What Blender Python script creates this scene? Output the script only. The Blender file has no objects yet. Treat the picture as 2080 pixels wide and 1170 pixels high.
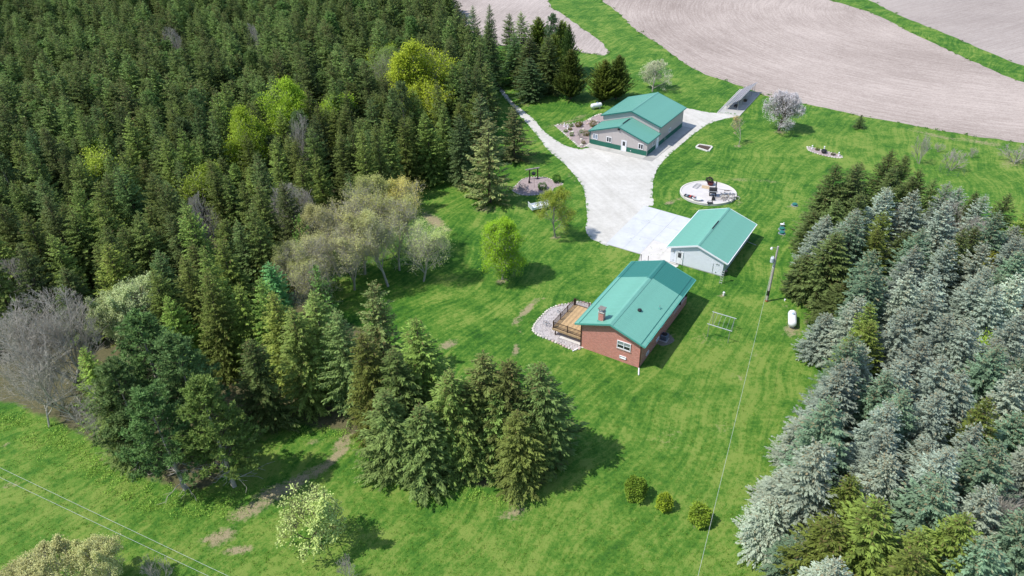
import bpy, math, random
import numpy as np
from mathutils import Vector, Matrix
from mathutils.geometry import tessellate_polygon
R = math.radians
random.seed(7); rng = np.random.default_rng(7)
sc = bpy.context.scene
COL = sc.collection

# ---------------- camera, sky, sun, exposure ----------------
CAM_H, F_PX, PITCH, ROLL = 55.8, 1475.0, 33.78, -1.41      # metres, focal length in photo pixels, degrees
cam_d = bpy.data.cameras.new('camera'); cam = bpy.data.objects.new('camera', cam_d); COL.objects.link(cam)
fw = Vector((0, math.cos(R(PITCH)), -math.sin(R(PITCH)))); rt0 = Vector((1, 0, 0)); up0 = rt0.cross(fw)
rt = rt0*math.cos(R(ROLL)) + up0*math.sin(R(ROLL)); upv = -rt0*math.sin(R(ROLL)) + up0*math.cos(R(ROLL))
cam.matrix_world = Matrix(((rt.x, upv.x, -fw.x, 0), (rt.y, upv.y, -fw.y, 0), (rt.z, upv.z, -fw.z, CAM_H), (0, 0, 0, 1)))
cam_d.sensor_width = 36; cam_d.lens = 36*F_PX/2080; cam_d.clip_end = 3000; cam_d.clip_start = .5
sc.camera = cam
SUN_AZ, SUN_EL = 14.0, 56.5                                  # direction the shadows fall, height of the sun
w = bpy.data.worlds.new('World'); sc.world = w; w.use_nodes = True
nt = w.node_tree; bg = nt.nodes['Background']; sky = nt.nodes.new('ShaderNodeTexSky')
sky.sky_type = 'NISHITA'; sky.sun_disc = False; sky.sun_elevation = R(SUN_EL); sky.sun_rotation = R(270-SUN_AZ)
sky.altitude = 300; sky.air_density = 1.0; sky.dust_density = .8; sky.ozone_density = 1.0
nt.links.new(sky.outputs[0], bg.inputs[0]); bg.inputs[1].default_value = .15
sun_d = bpy.data.lights.new('sun', 'SUN'); sun_d.energy = 3.45; sun_d.angle = R(.7); sun_d.color = (1, .955, .89)
sun = bpy.data.objects.new('sun', sun_d); COL.objects.link(sun)
sd = Vector((math.cos(R(SUN_AZ))*math.cos(R(SUN_EL)), math.sin(R(SUN_AZ))*math.cos(R(SUN_EL)), -math.sin(R(SUN_EL))))
sun.rotation_euler = sd.to_track_quat('-Z', 'Y').to_euler(); sun.location = (-60, -20, 90)
sc.view_settings.view_transform = 'Standard'; sc.view_settings.look = 'None'
sc.view_settings.gamma = 1; sc.view_settings.exposure = 0.45; sc.view_settings.use_curve_mapping = False

# ---------------- helpers ----------------
def G(px, py, z=0.0):                                        # survey: ground (or height z) point seen at a photo pixel
    d = fw + rt*((px-1040)/F_PX) - upv*((py-585)/F_PX)
    t = (z-CAM_H)/d.z
    return Vector((d.x*t, d.y*t, z))
def proj(P):
    d = Vector(P)-Vector((0, 0, CAM_H)); q = d.dot(fw)
    return 1040+F_PX*d.dot(rt)/q, 585-F_PX*d.dot(upv)/q
def inpoly(x, y, poly):
    c = False; j = len(poly)-1
    for i in range(len(poly)):
        xi, yi = poly[i][0], poly[i][1]; xj, yj = poly[j][0], poly[j][1]
        if (yi > y) != (yj > y) and x < (xj-xi)*(y-yi)/(yj-yi)+xi: c = not c
        j = i
    return c
MATS = {}
def mat(name, col, rough=.7, metal=0, spec=.3, noise=0, nscale=3, bump=0, bscale=20, alpha=None):
    if name in MATS: return MATS[name]
    m = bpy.data.materials.new(name); m.use_nodes = True; n = m.node_tree; b = n.nodes['Principled BSDF']
    b.inputs['Base Color'].default_value = (*col, 1); b.inputs['Roughness'].default_value = rough
    b.inputs['Metallic'].default_value = metal; b.inputs['Specular IOR Level'].default_value = spec
    if noise or bump:
        tc = n.nodes.new('ShaderNodeTexCoord')
    if noise:
        t = n.nodes.new('ShaderNodeTexNoise'); t.inputs['Scale'].default_value = nscale; t.inputs['Detail'].default_value = 6
        t.inputs['Roughness'].default_value = .65
        n.links.new(tc.outputs['Object'], t.inputs['Vector'])
        mx = n.nodes.new('ShaderNodeMix'); mx.data_type = 'RGBA'
        mx.inputs[6].default_value = (*[c*(1-noise) for c in col], 1); mx.inputs[7].default_value = (*[min(1, c*(1+noise)) for c in col], 1)
        mr = n.nodes.new('ShaderNodeMapRange'); mr.inputs[1].default_value = .3; mr.inputs[2].default_value = .7
        n.links.new(t.outputs[0], mr.inputs[0]); n.links.new(mr.outputs[0], mx.inputs[0]); n.links.new(mx.outputs[2], b.inputs['Base Color'])
    if bump:
        t2 = n.nodes.new('ShaderNodeTexNoise'); t2.inputs['Scale'].default_value = bscale; t2.inputs['Detail'].default_value = 4
        n.links.new(tc.outputs['Object'], t2.inputs['Vector'])
        bp = n.nodes.new('ShaderNodeBump'); bp.inputs['Strength'].default_value = bump; bp.inputs['Distance'].default_value = .05
        n.links.new(t2.outputs[0], bp.inputs['Height']); n.links.new(bp.outputs[0], b.inputs['Normal'])
    MATS[name] = m; return m

class MB:
    def __init__(s): s.v = []; s.f = []
    def add(s, vs, fs):
        o = len(s.v); s.v += [tuple(p) for p in vs]; s.f += [tuple(i+o for i in f) for f in fs]; return s
    def box(s, x0, x1, y0, y1, z0, z1):
        return s.add([(x0, y0, z0), (x1, y0, z0), (x1, y1, z0), (x0, y1, z0), (x0, y0, z1), (x1, y0, z1), (x1, y1, z1), (x0, y1, z1)],
                     [(0, 3, 2, 1), (4, 5, 6, 7), (0, 1, 5, 4), (1, 2, 6, 5), (2, 3, 7, 6), (3, 0, 4, 7)])
    def tube(s, a, b, r, r2=None, n=8):
        a = Vector(a); b = Vector(b); r2 = r if r2 is None else r2
        d = (b-a).normalized(); u = d.orthogonal().normalized(); v = d.cross(u); vs = []
        for P, q in ((a, r), (b, r2)):
            for i in range(n):
                t = 2*math.pi*i/n; vs.append(P+u*(q*math.cos(t))+v*(q*math.sin(t)))
        return s.add(vs, [(i, (i+1) % n, n+(i+1) % n, n+i) for i in range(n)]+[tuple(range(n-1, -1, -1)), tuple(range(n, 2*n))])
    def lathe(s, c, prof, n=16, ax='z', sx=1, sy=1):         # prof: (radius, height)
        vs = []; fs = []
        for r, h in prof:
            for i in range(n):
                t = 2*math.pi*i/n; a, b = r*math.cos(t)*sx, r*math.sin(t)*sy
                p = {'z': (a, b, h), 'y': (a, h, b), 'x': (h, a, b)}[ax]
                vs.append((c[0]+p[0], c[1]+p[1], c[2]+p[2]))
        for k in range(len(prof)-1):
            for i in range(n):
                j = (i+1) % n; q = (k*n+i, k*n+j, (k+1)*n+j, (k+1)*n+i); fs.append(q if ax != 'y' else q[::-1])
        fs.append(tuple(range(n-1, -1, -1))); fs.append(tuple((len(prof)-1)*n+i for i in range(n)))
        return s.add(vs, fs)
    def prism(s, poly, y0, y1, swap=False):                  # polygon in x,z pushed along y (or in y,z along x)
        n = len(poly); P = (lambda a, b, y: (a, y, b)) if not swap else (lambda a, b, y: (y, a, b))
        return s.add([P(a, b, y0) for a, b in poly]+[P(a, b, y1) for a, b in poly],
                     [tuple(range(n))[::(1 if not swap else -1)], tuple(range(2*n-1, n-1, -1))[::(1 if not swap else -1)]] +
                     [((i+1) % n, i, n+i, n+(i+1) % n)[::(1 if not swap else -1)] for i in range(n)])
    def slab(s, poly, z0, z1):                               # polygon in x,y with thickness
        n = len(poly); tri = tessellate_polygon([[Vector((p[0], p[1], 0)) for p in poly]])
        vs = [(p[0], p[1], z1) for p in poly]+[(p[0], p[1], z0) for p in poly]; fs = []
        for t in tri:
            a, b, c = [Vector((*poly[i][:2], 0)) for i in t]
            fs.append(tuple(t) if (b-a).cross(c-a).z > 0 else tuple(t)[::-1])
        ar = sum(poly[i][0]*poly[(i+1) % n][1]-poly[(i+1) % n][0]*poly[i][1] for i in range(n))
        for i in range(n):
            q = (i, n+i, n+(i+1) % n, (i+1) % n); fs.append(q if ar > 0 else q[::-1])
        return s.add(vs, fs)
    def build(s, name, m, parent=None, loc=None, bevel=0, smooth=False):
        me = bpy.data.meshes.new(name); me.from_pydata(s.v, [], s.f); me.update()
        me.materials.append(m)
        if smooth: me.polygons.foreach_set('use_smooth', [True]*len(me.polygons))
        o = bpy.data.objects.new(name, me); COL.objects.link(o)
        if parent: o.parent = parent
        if loc is not None: o.location = loc
        if bevel:
            b = o.modifiers.new('bevel', 'BEVEL'); b.width = bevel; b.segments = 2; b.limit_method = 'ANGLE'
        return o
def part(name, mb, m, parent, **k): return mb.build(name, m, parent, **k)
def tag(o, label=None, cat=None, group=None, kind=None):
    if label: o['label'] = label
    if cat: o['category'] = cat
    if group: o['group'] = group
    if kind: o['kind'] = kind
    return o
def thing(name, label, cat, loc=(0, 0, 0), rz=0, group=None):
    o = bpy.data.objects.new(name, None); COL.objects.link(o); o.empty_display_size = .3
    o.location = loc; o.rotation_euler = (0, 0, rz); return tag(o, label, cat, group)
def share(o, name, parent, loc=(0, 0, 0), rot=(0, 0, 0), scale=(1, 1, 1)):    # another object on the same mesh data
    c = bpy.data.objects.new(name, o.data); COL.objects.link(c); c.parent = parent
    c.location = loc; c.rotation_euler = rot; c.scale = scale; return c
def copy_thing(o, loc, rz=0, label=None):
    c = o.copy(); COL.objects.link(c); c.location = loc; c.rotation_euler = (0, 0, rz)
    if label: c['label'] = label
    for ch in list(o.children):
        d = ch.copy(); COL.objects.link(d); d.parent = c
        for g in list(ch.children):
            e = g.copy(); COL.objects.link(e); e.parent = d
    return c
def mesh_np(name, V, T, m, attrs=None):
    me = bpy.data.meshes.new(name); V = np.asarray(V, np.float32); T = np.asarray(T, np.int32)
    me.vertices.add(len(V)); me.vertices.foreach_set('co', V.ravel())
    me.loops.add(T.size); me.loops.foreach_set('vertex_index', T.ravel())
    k = T.shape[1]; me.polygons.add(len(T)); me.polygons.foreach_set('loop_start', np.arange(0, T.size, k, dtype=np.int32))
    me.update(calc_edges=True)
    for an, av in (attrs or {}).items():
        a = me.attributes.new(an, 'FLOAT', 'POINT'); a.data.foreach_set('value', np.asarray(av, np.float32))
    me.materials.append(m); return me
def smooth_px(pts, n=6, closed=False):                       # Catmull-Rom through outline points
    out = []; N = len(pts)
    rngi = range(N) if closed else range(N-1)
    for i in rngi:
        g = (lambda k: pts[k % N]) if closed else (lambda k: pts[min(max(k, 0), N-1)])
        p0, p1, p2, p3 = g(i-1), g(i), g(i+1), g(i+2)
        for j in range(n):
            t = j/n
            out.append(tuple(.5*((2*p1[k])+(-p0[k]+p2[k])*t+(2*p0[k]-5*p1[k]+4*p2[k]-p3[k])*t*t+(-p0[k]+3*p1[k]-3*p2[k]+p3[k])*t**3) for k in (0, 1)))
    if not closed: out.append(tuple(pts[-1]))
    return out
def ground_poly(px, sub=.8, jit=.15, smooth=True):           # outline in photo pixels -> metres on the ground, ragged edge
    W = [G(*p) for p in px]; W = [(q.x, q.y) for q in W]
    if smooth: W = smooth_px(W, 4, True)
    out = []
    for i in range(len(W)):
        a = Vector(W[i]); b = Vector(W[(i+1) % len(W)]); n = max(1, int((b-a).length/sub))
        for k in range(min(n, 60)):
            q = a.lerp(b, k/min(n, 60)); out.append((q.x+random.uniform(-jit, jit), q.y+random.uniform(-jit, jit)))
    return out
def sheet(name, poly, z, m, kind='structure'):
    mb = MB(); tri = tessellate_polygon([[Vector((*p, 0)) for p in poly]]); fs = []
    for t in tri:
        a, b, c = [Vector((*poly[i], 0)) for i in t]
        fs.append(tuple(t) if (b-a).cross(c-a).z > 0 else tuple(t)[::-1])
    mb.add([(p[0], p[1], z) for p in poly], fs)
    return tag(mb.build(name, m), kind=kind)
# ---------------- ground ----------------
FOREST_FLOOR = [(-400, -260), (860, -120), (930, 60), (990, 130), (1000, 215), (980, 270), (930, 318), (865, 345), (690, 400), (610, 480), (630, 560), (700, 650), (850, 730), (930, 800),
                (1100, 900), (1130, 950), (1090, 1000), (1040, 1000), (920, 975), (850, 935), (780, 915), (715, 880), (640, 868), (570, 850), (500, 850), (470, 900), (462, 970),
                (400, 995), (320, 985), (240, 935), (150, 870), (30, 820), (-60, 805), (-500, 700)]
GROVE_FLOOR = [(1700, 470), (1760, 440), (1850, 440), (2000, 490), (2200, 520), (2500, 560), (2500, 1400), (1600, 1300), (1580, 1130), (1600, 1000), (1640, 900), (1670, 800), (1700, 720), (1690, 640), (1670, 590), (1680, 520)]
WEAR = [  # px, py, length px, width px, angle (deg in the picture, clockwise), strength
    (880, 448, 30, 12, 30, 1), (905, 465, 14, 6, 10, .9), (1072, 628, 36, 7, -45, .95), (1050, 650, 18, 6, -50, .9), (1048, 712, 7, 14, 0, .9), (1054, 680, 5, 22, 8, .6), (1055, 665, 4, 30, 0, .35),
    (910, 700, 22, 10, -15, .9), (1100, 606, 16, 4, -30, .5), (600, 965, 0, 0, 0, 0),
    (700, 893, 34, 10, -42, 1.1), (685, 925, 44, 9, -42, 1.0), (655, 950, 40, 10, -42, .95), (610, 975, 44, 13, -36, 1.0), (560, 1000, 54, 18, -25, .95), (510, 1035, 55, 18, -25, .9), (445, 1090, 40, 13, -15, 1.2), (480, 1117, 40, 9, 10, 1.2),
    (440, 1105, 30, 9, -30, .6), (640, 900, 26, 7, 0, .55), (1040, 1045, 34, 12, -10, .8), (1050, 1020, 26, 12, 0, .6),
    (1607, 668, 22, 13, 0, .75), (1640, 655, 12, 6, 20, .6), (1612, 595, 10, 5, 20, .8), (1625, 612, 10, 4, 30, .7), (1612, 683, 26, 3, 3, .5), (1590, 624, 16, 3, -6, .5), (1560, 612, 8, 4, 0, .6),
    (1350, 680, 18, 10, 20, .9), (1468, 600, 12, 6, 0, .6), (1360, 412, 12, 4, -10, .9), (1378, 405, 10, 3, 0, .6), (1500, 412, 9, 8, -40, .45), (1478, 540, 10, 4, 0, .4),
    (1590, 478, 6, 12, 0, .5), (1610, 420, 14, 3, 10, .6), (1585, 268, 14, 4, 5, .7), (1500, 297, 9, 3, 5, .8), (1283, 1014, 10, 5, 15, .9), (1342, 1038, 8, 5, 10, .8), (1420, 1068, 12, 5, 0, .8),
    (1128, 482, 9, 5, 0, .95), (1020, 571, 15, 6, -10, .9), (985, 425, 34, 8, 5, .5), (1500, 365, 40, 4, 4, .35), (1560, 368, 40, 4, 4, .35), (1900, 275, 70, 4, 12, .5), (2000, 290, 70, 5, 10, .55), (1920, 280, 50, 4, 8, .5),
    (2060, 330, 34, 12, -10, .5), (1150, 248, 50, 3, -14, .6), (1180, 236, 22, 3, -14, .5), (1060, 205, 40, 4, 38, .4), (1160, 360, 24, 4, 50, .35), (1490, 238, 24, 3, -10, .5),
    (10, 900, 16, 5, 30, .6), (20, 985, 30, 6, -10, .5), (230, 920, 30, 5, -25, .4), (200, 940, 30, 5, -30, .35), (1530, 720, 30, 5, 20, .25), (1500, 765, 12, 6, 20, .5), (1365, 880, 30, 14, 0, .25), (1470, 870, 30, 20, 0, .22),
    (1440, 690, 60, 18, 10, .2), (1340, 900, 60, 20, 10, .15), (1870, 400, 30, 5, 0, .4), (1980, 405, 20, 4, 0, .4), (1380, 800, 50, 14, 10, .18), (1290, 1120, 60, 10, 5, .15), (760, 1080, 60, 10, 5, .12)]
def axis_lines(lo, a, b, hi, fine):
    L = [lo]; x = lo
    g = (a-lo)
    k = 14
    L = [lo+(a-lo)*(1-(1-i/k)**2.2) for i in range(k)]+list(np.arange(a, b, fine))+[b+(hi-b)*((i/k)**2.2) for i in range(k+1)]
    return np.array(L)
xs = axis_lines(-900, -62, 92, 900, .7); ys = axis_lines(-60, 32, 190, 1100, .7)
X, Y = np.meshgrid(xs, ys); nx, ny = len(xs), len(ys)
P = np.stack([X.ravel(), Y.ravel(), np.zeros(X.size)], 1)
idx = np.arange(nx*ny).reshape(ny, nx)
T = np.stack([idx[:-1, :-1], idx[:-1, 1:], idx[1:, 1:], idx[1:, :-1]], -1).reshape(-1, 4)
def proj_np(P):
    d = P-np.array([0, 0, CAM_H]); q = np.maximum(d@np.array(fw), 1e-3)
    return 1040+F_PX*(d@np.array(rt))/q, 585-F_PX*(d@np.array(upv))/q
def poly_mask(px, poly):                                     # vectorised point in polygon in world metres
    W = [G(*p) for p in poly]; x, y = px[:, 0], px[:, 1]; c = np.zeros(len(x), bool); j = len(W)-1
    for i in range(len(W)):
        xi, yi, xj, yj = W[i].x, W[i].y, W[j].x, W[j].y
        c ^= ((yi > y) != (yj > y)) & (x < (xj-xi)*(y-yi)/(yj-yi+1e-12)+xi); j = i
    return c.astype(float)
def blur(a, n):
    a = a.reshape(ny, nx).copy()
    for _ in range(n):
        b = a.copy(); b[1:-1, 1:-1] = (a[1:-1, 1:-1]*2+a[:-2, 1:-1]+a[2:, 1:-1]+a[1:-1, :-2]+a[1:-1, 2:])/6; a = b
    return a.ravel()
litter = blur(np.maximum(poly_mask(P, FOREST_FLOOR), poly_mask(P, GROVE_FLOOR)), 3)
wear = np.zeros(len(P))
for px, py, L, Wd, ang, st in WEAR:
    if not L: continue
    c = G(px, py); a = G(px+L*math.cos(R(ang)), py+L*math.sin(R(ang))); b = G(px-Wd*math.sin(R(ang)), py+Wd*math.cos(R(ang)))
    A = np.array([[a.x-c.x, b.x-c.x], [a.y-c.y, b.y-c.y]]); q = np.linalg.solve(A, (P[:, :2]-[c.x, c.y]).T)
    wear = np.maximum(wear, st*np.clip(1.25-np.sqrt((q**2).sum(0)), 0, 1))
def soft(c, r):
    q = G(*c); return np.clip(1-np.hypot(P[:, 0]-q.x, P[:, 1]-q.y)/r, 0, 1)
lime = np.clip((62-P[:, 1])/32, 0, 1)*.75
for c, r, s in (((1450, 760), 20, .6), ((100, 1000), 26, .7), ((250, 1100), 18, .5), ((1900, 320), 34, .55), ((1330, 1000), 16, .5), ((1500, 1000), 14, .4), ((1100, 460), 12, .15), ((1320, 20), 60, .25)):
    lime = np.maximum(lime, soft(c, r)**.7*s)
MATS['grass'] = m = bpy.data.materials.new('grass'); m.use_nodes = True
n = m.node_tree; L = n.links; b = n.nodes['Principled BSDF']; b.inputs['Roughness'].default_value = .85; b.inputs['Specular IOR Level'].default_value = .15
def N(t, **k):
    x = n.nodes.new('ShaderNode'+t)
    for a, v in k.items():
        if hasattr(x, a): setattr(x, a, v)
    return x
def noise(vec, scale, detail=4, rough=.6):
    t = N('TexNoise'); t.inputs['Scale'].default_value = scale; t.inputs['Detail'].default_value = detail; t.inputs['Roughness'].default_value = rough
    L.new(vec, t.inputs['Vector']); return t.outputs[0]
def math_(op, a, b_=None, clamp=False):
    t = N('Math', operation=op); t.use_clamp = clamp
    for i, v in enumerate((a, b_)):
        if v is None: continue
        if isinstance(v, (int, float)): t.inputs[i].default_value = v
        else: L.new(v, t.inputs[i])
    return t.outputs[0]
def mixc(f, a, c):
    t = N('Mix', data_type='RGBA')
    if isinstance(f, (int, float)): t.inputs[0].default_value = f
    else: L.new(f, t.inputs[0])
    for i, v in ((6, a), (7, c)):
        if isinstance(v, tuple): t.inputs[i].default_value = (*v, 1)
        else: L.new(v, t.inputs[i])
    return t.outputs[2]
def mrange(v, a, c, o0=0, o1=1):
    t = N('MapRange'); L.new(v, t.inputs[0])
    for i, q in ((1, a), (2, c), (3, o0), (4, o1)): t.inputs[i].default_value = q
    return t.outputs[0]
tc = N('TexCoord').outputs['Object']
def mapped(rot, sx, sy, loc=(0, 0, 0)):
    t = N('Mapping'); t.inputs['Rotation'].default_value = (0, 0, R(-rot)); L.new(tc, t.inputs['Vector'])      # rot: direction the streaks run
    u_ = N('Mapping'); u_.inputs['Scale'].default_value = (sx, sy, 1); L.new(t.outputs[0], u_.inputs['Vector']); return u_.outputs[0]
big = noise(tc, .06, 3, .55); mid = noise(tc, .4, 5, .65); fine = noise(tc, 2.2, 6, .75); vfine = noise(tc, 9, 3, .7)
warp = N('TexNoise'); warp.inputs['Scale'].default_value = .035; warp.inputs['Detail'].default_value = 2; L.new(tc, warp.inputs['Vector'])
wsc = N('VectorMath', operation='MULTIPLY_ADD'); L.new(warp.outputs['Color'], wsc.inputs[0]); wsc.inputs[1].default_value = (15, 15, 0); L.new(tc, wsc.inputs[2]); tc_keep = tc; tc = wsc.outputs[0]
streak = noise(mapped(57, .09, 1.5), 1.0, 5, .68); streak2 = noise(mapped(20, .10, .5), 1.0, 3, .6); tc = tc_keep
patch = noise(tc, .16, 4, .6)
pc = G(1438, 393)
rg = N('Mapping'); rg.inputs['Location'].default_value = (-pc.x, -pc.y, 0); L.new(tc, rg.inputs['Vector'])
wv = N('TexWave', wave_type='RINGS', rings_direction='Z'); wv.inputs['Scale'].default_value = .26; wv.inputs['Distortion'].default_value = 7.0; wv.inputs['Detail'].default_value = 3
wv.inputs['Detail Scale'].default_value = .35; L.new(rg.outputs[0], wv.inputs['Vector'])
ln = N('VectorMath', operation='LENGTH'); L.new(rg.outputs[0], ln.inputs[0])
fall = mrange(ln.outputs['Value'], 4, 20, .10, 0)
s = math_('MULTIPLY', math_('SUBTRACT', wv.outputs['Fac'], .5), fall)
tot = math_('ADD', math_('MULTIPLY', big, .42), math_('MULTIPLY', mid, .65))
tot = math_('ADD', tot, math_('MULTIPLY', fine, .95)); tot = math_('ADD', tot, math_('MULTIPLY', streak, .85)); tot = math_('ADD', tot, math_('MULTIPLY', noise(tc, .9, 5, .7), .45)); tot = math_('ADD', tot, math_('MULTIPLY', patch, .75))
tot = math_('ADD', tot, math_('MULTIPLY', vfine, .5)); tot = math_('ADD', tot, s)
al = N('Attribute', attribute_name='lime').outputs['Fac']; aw = N('Attribute', attribute_name='wear').outputs['Fac']; at = N('Attribute', attribute_name='litter').outputs['Fac']
tot = math_('ADD', tot, math_('MULTIPLY', al, .16))
f = mrange(tot, 1.80, 2.50)
cr = N('ValToRGB'); L.new(f, cr.inputs[0]); e = cr.color_ramp.elements
e[0].position = 0; e[0].color = (.018, .055, .012, 1); e[1].position = 1; e[1].color = (.20, .275, .055, 1)
for p_, c_ in ((.28, (.022, .088, .011)), (.55, (.050, .150, .016)), (.78, (.105, .212, .028))):
    q = e.new(p_); q.color = (*c_, 1)
col = cr.outputs[0]
limec = mixc(mrange(mid, .35, .7), (.062, .150, .018), (.15, .225, .036)); col = mixc(math_('MULTIPLY', math_('MULTIPLY', al, mrange(fine, .3, .7)), .6), col, limec)
wn = math_('ADD', math_('MULTIPLY', aw, 1.55), math_('MULTIPLY', math_('SUBTRACT', fine, .5), 3.4)); wn = math_('ADD', wn, math_('MULTIPLY', math_('SUBTRACT', mid, .5), 1.2))
wn = math_('MULTIPLY', mrange(wn, .35, 1.1), mrange(aw, 0, .2))
tanc = mixc(mrange(vfine, .3, .7), (.24, .18, .105), (.46, .37, .25)); col = mixc(math_('MULTIPLY', wn, .82), col, tanc)
lw = mrange(math_('ADD', at, math_('MULTIPLY', math_('SUBTRACT', mid, .5), 1.2)), .4, .7)
lit = mixc(mrange(fine, .3, .7), (.075, .08, .035), (.17, .15, .08)); col = mixc(lw, col, lit)
L.new(col, b.inputs['Base Color'])
bp = N('Bump'); bp.inputs['Strength'].default_value = .6; bp.inputs['Distance'].default_value = .12; L.new(math_('ADD', fine, vfine), bp.inputs['Height']); L.new(bp.outputs[0], b.inputs['Normal'])
me = mesh_np('lawn', P, T, m, {'wear': wear, 'lime': lime, 'litter': litter})
lawn = bpy.data.objects.new('lawn', me); COL.objects.link(lawn); tag(lawn, kind='structure')

# ---------------- tilled fields ----------------
def field_mat(name, rot, c0, c1, arc=None):
    global n, L, tc
    m = bpy.data.materials.new(name); m.use_nodes = True; n = m.node_tree; L = n.links; b = n.nodes['Principled BSDF']
    b.inputs['Roughness'].default_value = .95; b.inputs['Specular IOR Level'].default_value = .1
    tc = N('TexCoord').outputs['Object']
    if arc:
        mp_ = N('Mapping'); mp_.inputs['Location'].default_value = (-arc[0], -arc[1], 0); L.new(tc, mp_.inputs['Vector']); ln_ = N('VectorMath', operation='LENGTH'); L.new(mp_.outputs[0], ln_.inputs[0]); sp_x = N('SeparateXYZ'); L.new(mp_.outputs[0], sp_x.inputs[0])
        cb = N('CombineXYZ'); L.new(ln_.outputs['Value'], cb.inputs[0]); L.new(math_('MULTIPLY', math_('ARCTAN2', sp_x.outputs[1], sp_x.outputs[0]), arc[2]), cb.inputs[1]); base_ = cb.outputs[0]
    else: base_ = mapped(rot, 1, 1)
    def rowsn(a_, b__, sc_, dt):
        mm_ = N('Mapping'); mm_.inputs['Scale'].default_value = (a_, b__, 1); L.new(base_, mm_.inputs['Vector']); return noise(mm_.outputs[0], sc_, dt, .7)
    rows = rowsn(1.9, .05, 1, 4); rows2 = rowsn(.35, .02, 1, 3); bigv = noise(tc, .03, 4, .55); sp = noise(tc, 2.2, 7, .85); sp2 = rowsn(1.2, .3, 1.4, 5)
    t = math_('ADD', math_('MULTIPLY', rows, .7), math_('MULTIPLY', rows2, .22)); t = math_('ADD', t, math_('MULTIPLY', bigv, .7)); t = math_('ADD', t, math_('MULTIPLY', sp, 1.25)); t = math_('ADD', t, math_('MULTIPLY', sp2, .6))
    f = mrange(t, 1.5, 2.04)
    L.new(mixc(f, c0, c1), b.inputs['Base Color'])
    bp = N('Bump'); bp.inputs['Strength'].default_value = .5; bp.inputs['Distance'].default_value = .1; L.new(math_('ADD', rows, sp), bp.inputs['Height']); L.new(bp.outputs[0], b.inputs['Normal'])
    return m
F1 = [(1080, -90), (1100, -30), (1114, 4), (1122, 16), (1143, 27), (1165, 45), (1190, 62), (1215, 80), (1232, 98), (1236, 107), (1225, 112), (1195, 109), (1160, 102), (1050, 95), (950, 60), (760, -90)]
F2 = [(1130, -70), (1205, -12), (1255, 25), (1290, 60), (1340, 90), (1375, 118), (1420, 145), (1475, 165), (1530, 184), (1560, 196), (1600, 206), (1680, 220), (1750, 235), (1830, 250), (1900, 263), (1985, 277), (2080, 291),
      (2300, 325), (2600, 370), (2700, 330), (2300, 232), (2080, 168), (1990, 130), (1900, 90), (1850, 66), (1780, 30), (1720, 10), (1670, -4), (1600, -30), (1500, -60), (1350, -100)]
F3 = [(1660, -40), (1755, -4), (1830, 32), (1900, 60), (1990, 98), (2080, 134), (2300, 200), (2700, 290), (3200, 200), (2300, -150), (1600, -110)]
def circ3(a, b_, c):
    ax, ay, bx, by, cx, cy = a.x, a.y, b_.x, b_.y, c.x, c.y; d = 2*(ax*(by-cy)+bx*(cy-ay)+cx*(ay-by)); q = lambda x, y: x*x+y*y
    ux = (q(ax, ay)*(by-cy)+q(bx, by)*(cy-ay)+q(cx, cy)*(ay-by))/d; uy = (q(ax, ay)*(cx-bx)+q(bx, by)*(ax-cx)+q(cx, cy)*(bx-ax))/d; return ux, uy, math.hypot(ax-ux, ay-uy)
ARC = circ3(G(1290, 60), G(1500, 172), G(2080, 291)); print('arc', ARC)
fA = field_mat('tilled_soil', -72, (.28, .228, .198), (.55, .468, .415), ARC); fB = field_mat('tilled_soil_far', -60, (.29, .245, .22), (.47, .41, .37)); fC = field_mat('tilled_soil_west', -20, (.28, .235, .21), (.55, .475, .43))
field_polys = [ground_poly(F1, 1.5, .35), ground_poly(F2, 1.5, .35), ground_poly(F3, 2, .4)]
sheet('tilled_field', field_polys[0], .006, fC); sheet('tilled_field', field_polys[1], .006, fA); sheet('tilled_field', field_polys[2], .006, fB)

# ---------------- drive and concrete ----------------
gravel = mat('white_gravel', (.57, .56, .535), .95, spec=.1, noise=.16, nscale=5.5, bump=.9, bscale=7)
def gravel_mat(name, c0, c1, c2):
    global n, L, tc
    m = bpy.data.materials.new(name); m.use_nodes = True; n = m.node_tree; L = n.links; b = n.nodes['Principled BSDF']; b.inputs['Roughness'].default_value = .95; b.inputs['Specular IOR Level'].default_value = .1
    tc = N('TexCoord').outputs['Object']; a = noise(tc, .16, 4, .6); c = noise(tc, 1.3, 6, .75); d = noise(tc, 8, 3, .7); tr = noise(mapped(112, .05, 1.0), 1, 3, .5)
    t = math_('ADD', math_('MULTIPLY', a, .8), math_('MULTIPLY', c, .9)); t = math_('ADD', t, math_('MULTIPLY', tr, .6)); t = math_('ADD', t, math_('MULTIPLY', d, .7))
    col = mixc(mrange(t, 1.15, 1.75), c0, c1); col = mixc(mrange(math_('ADD', c, math_('MULTIPLY', d, .5)), .98, 1.12), col, c2); L.new(col, b.inputs['Base Color'])
    bp = N('Bump'); bp.inputs['Strength'].default_value = .8; bp.inputs['Distance'].default_value = .06; L.new(math_('ADD', c, d), bp.inputs['Height']); L.new(bp.outputs[0], b.inputs['Normal']); return m
gravel = gravel_mat('crushed_limestone', (.43, .41, .365), (.63, .61, .565), (.31, .275, .215))
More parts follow.
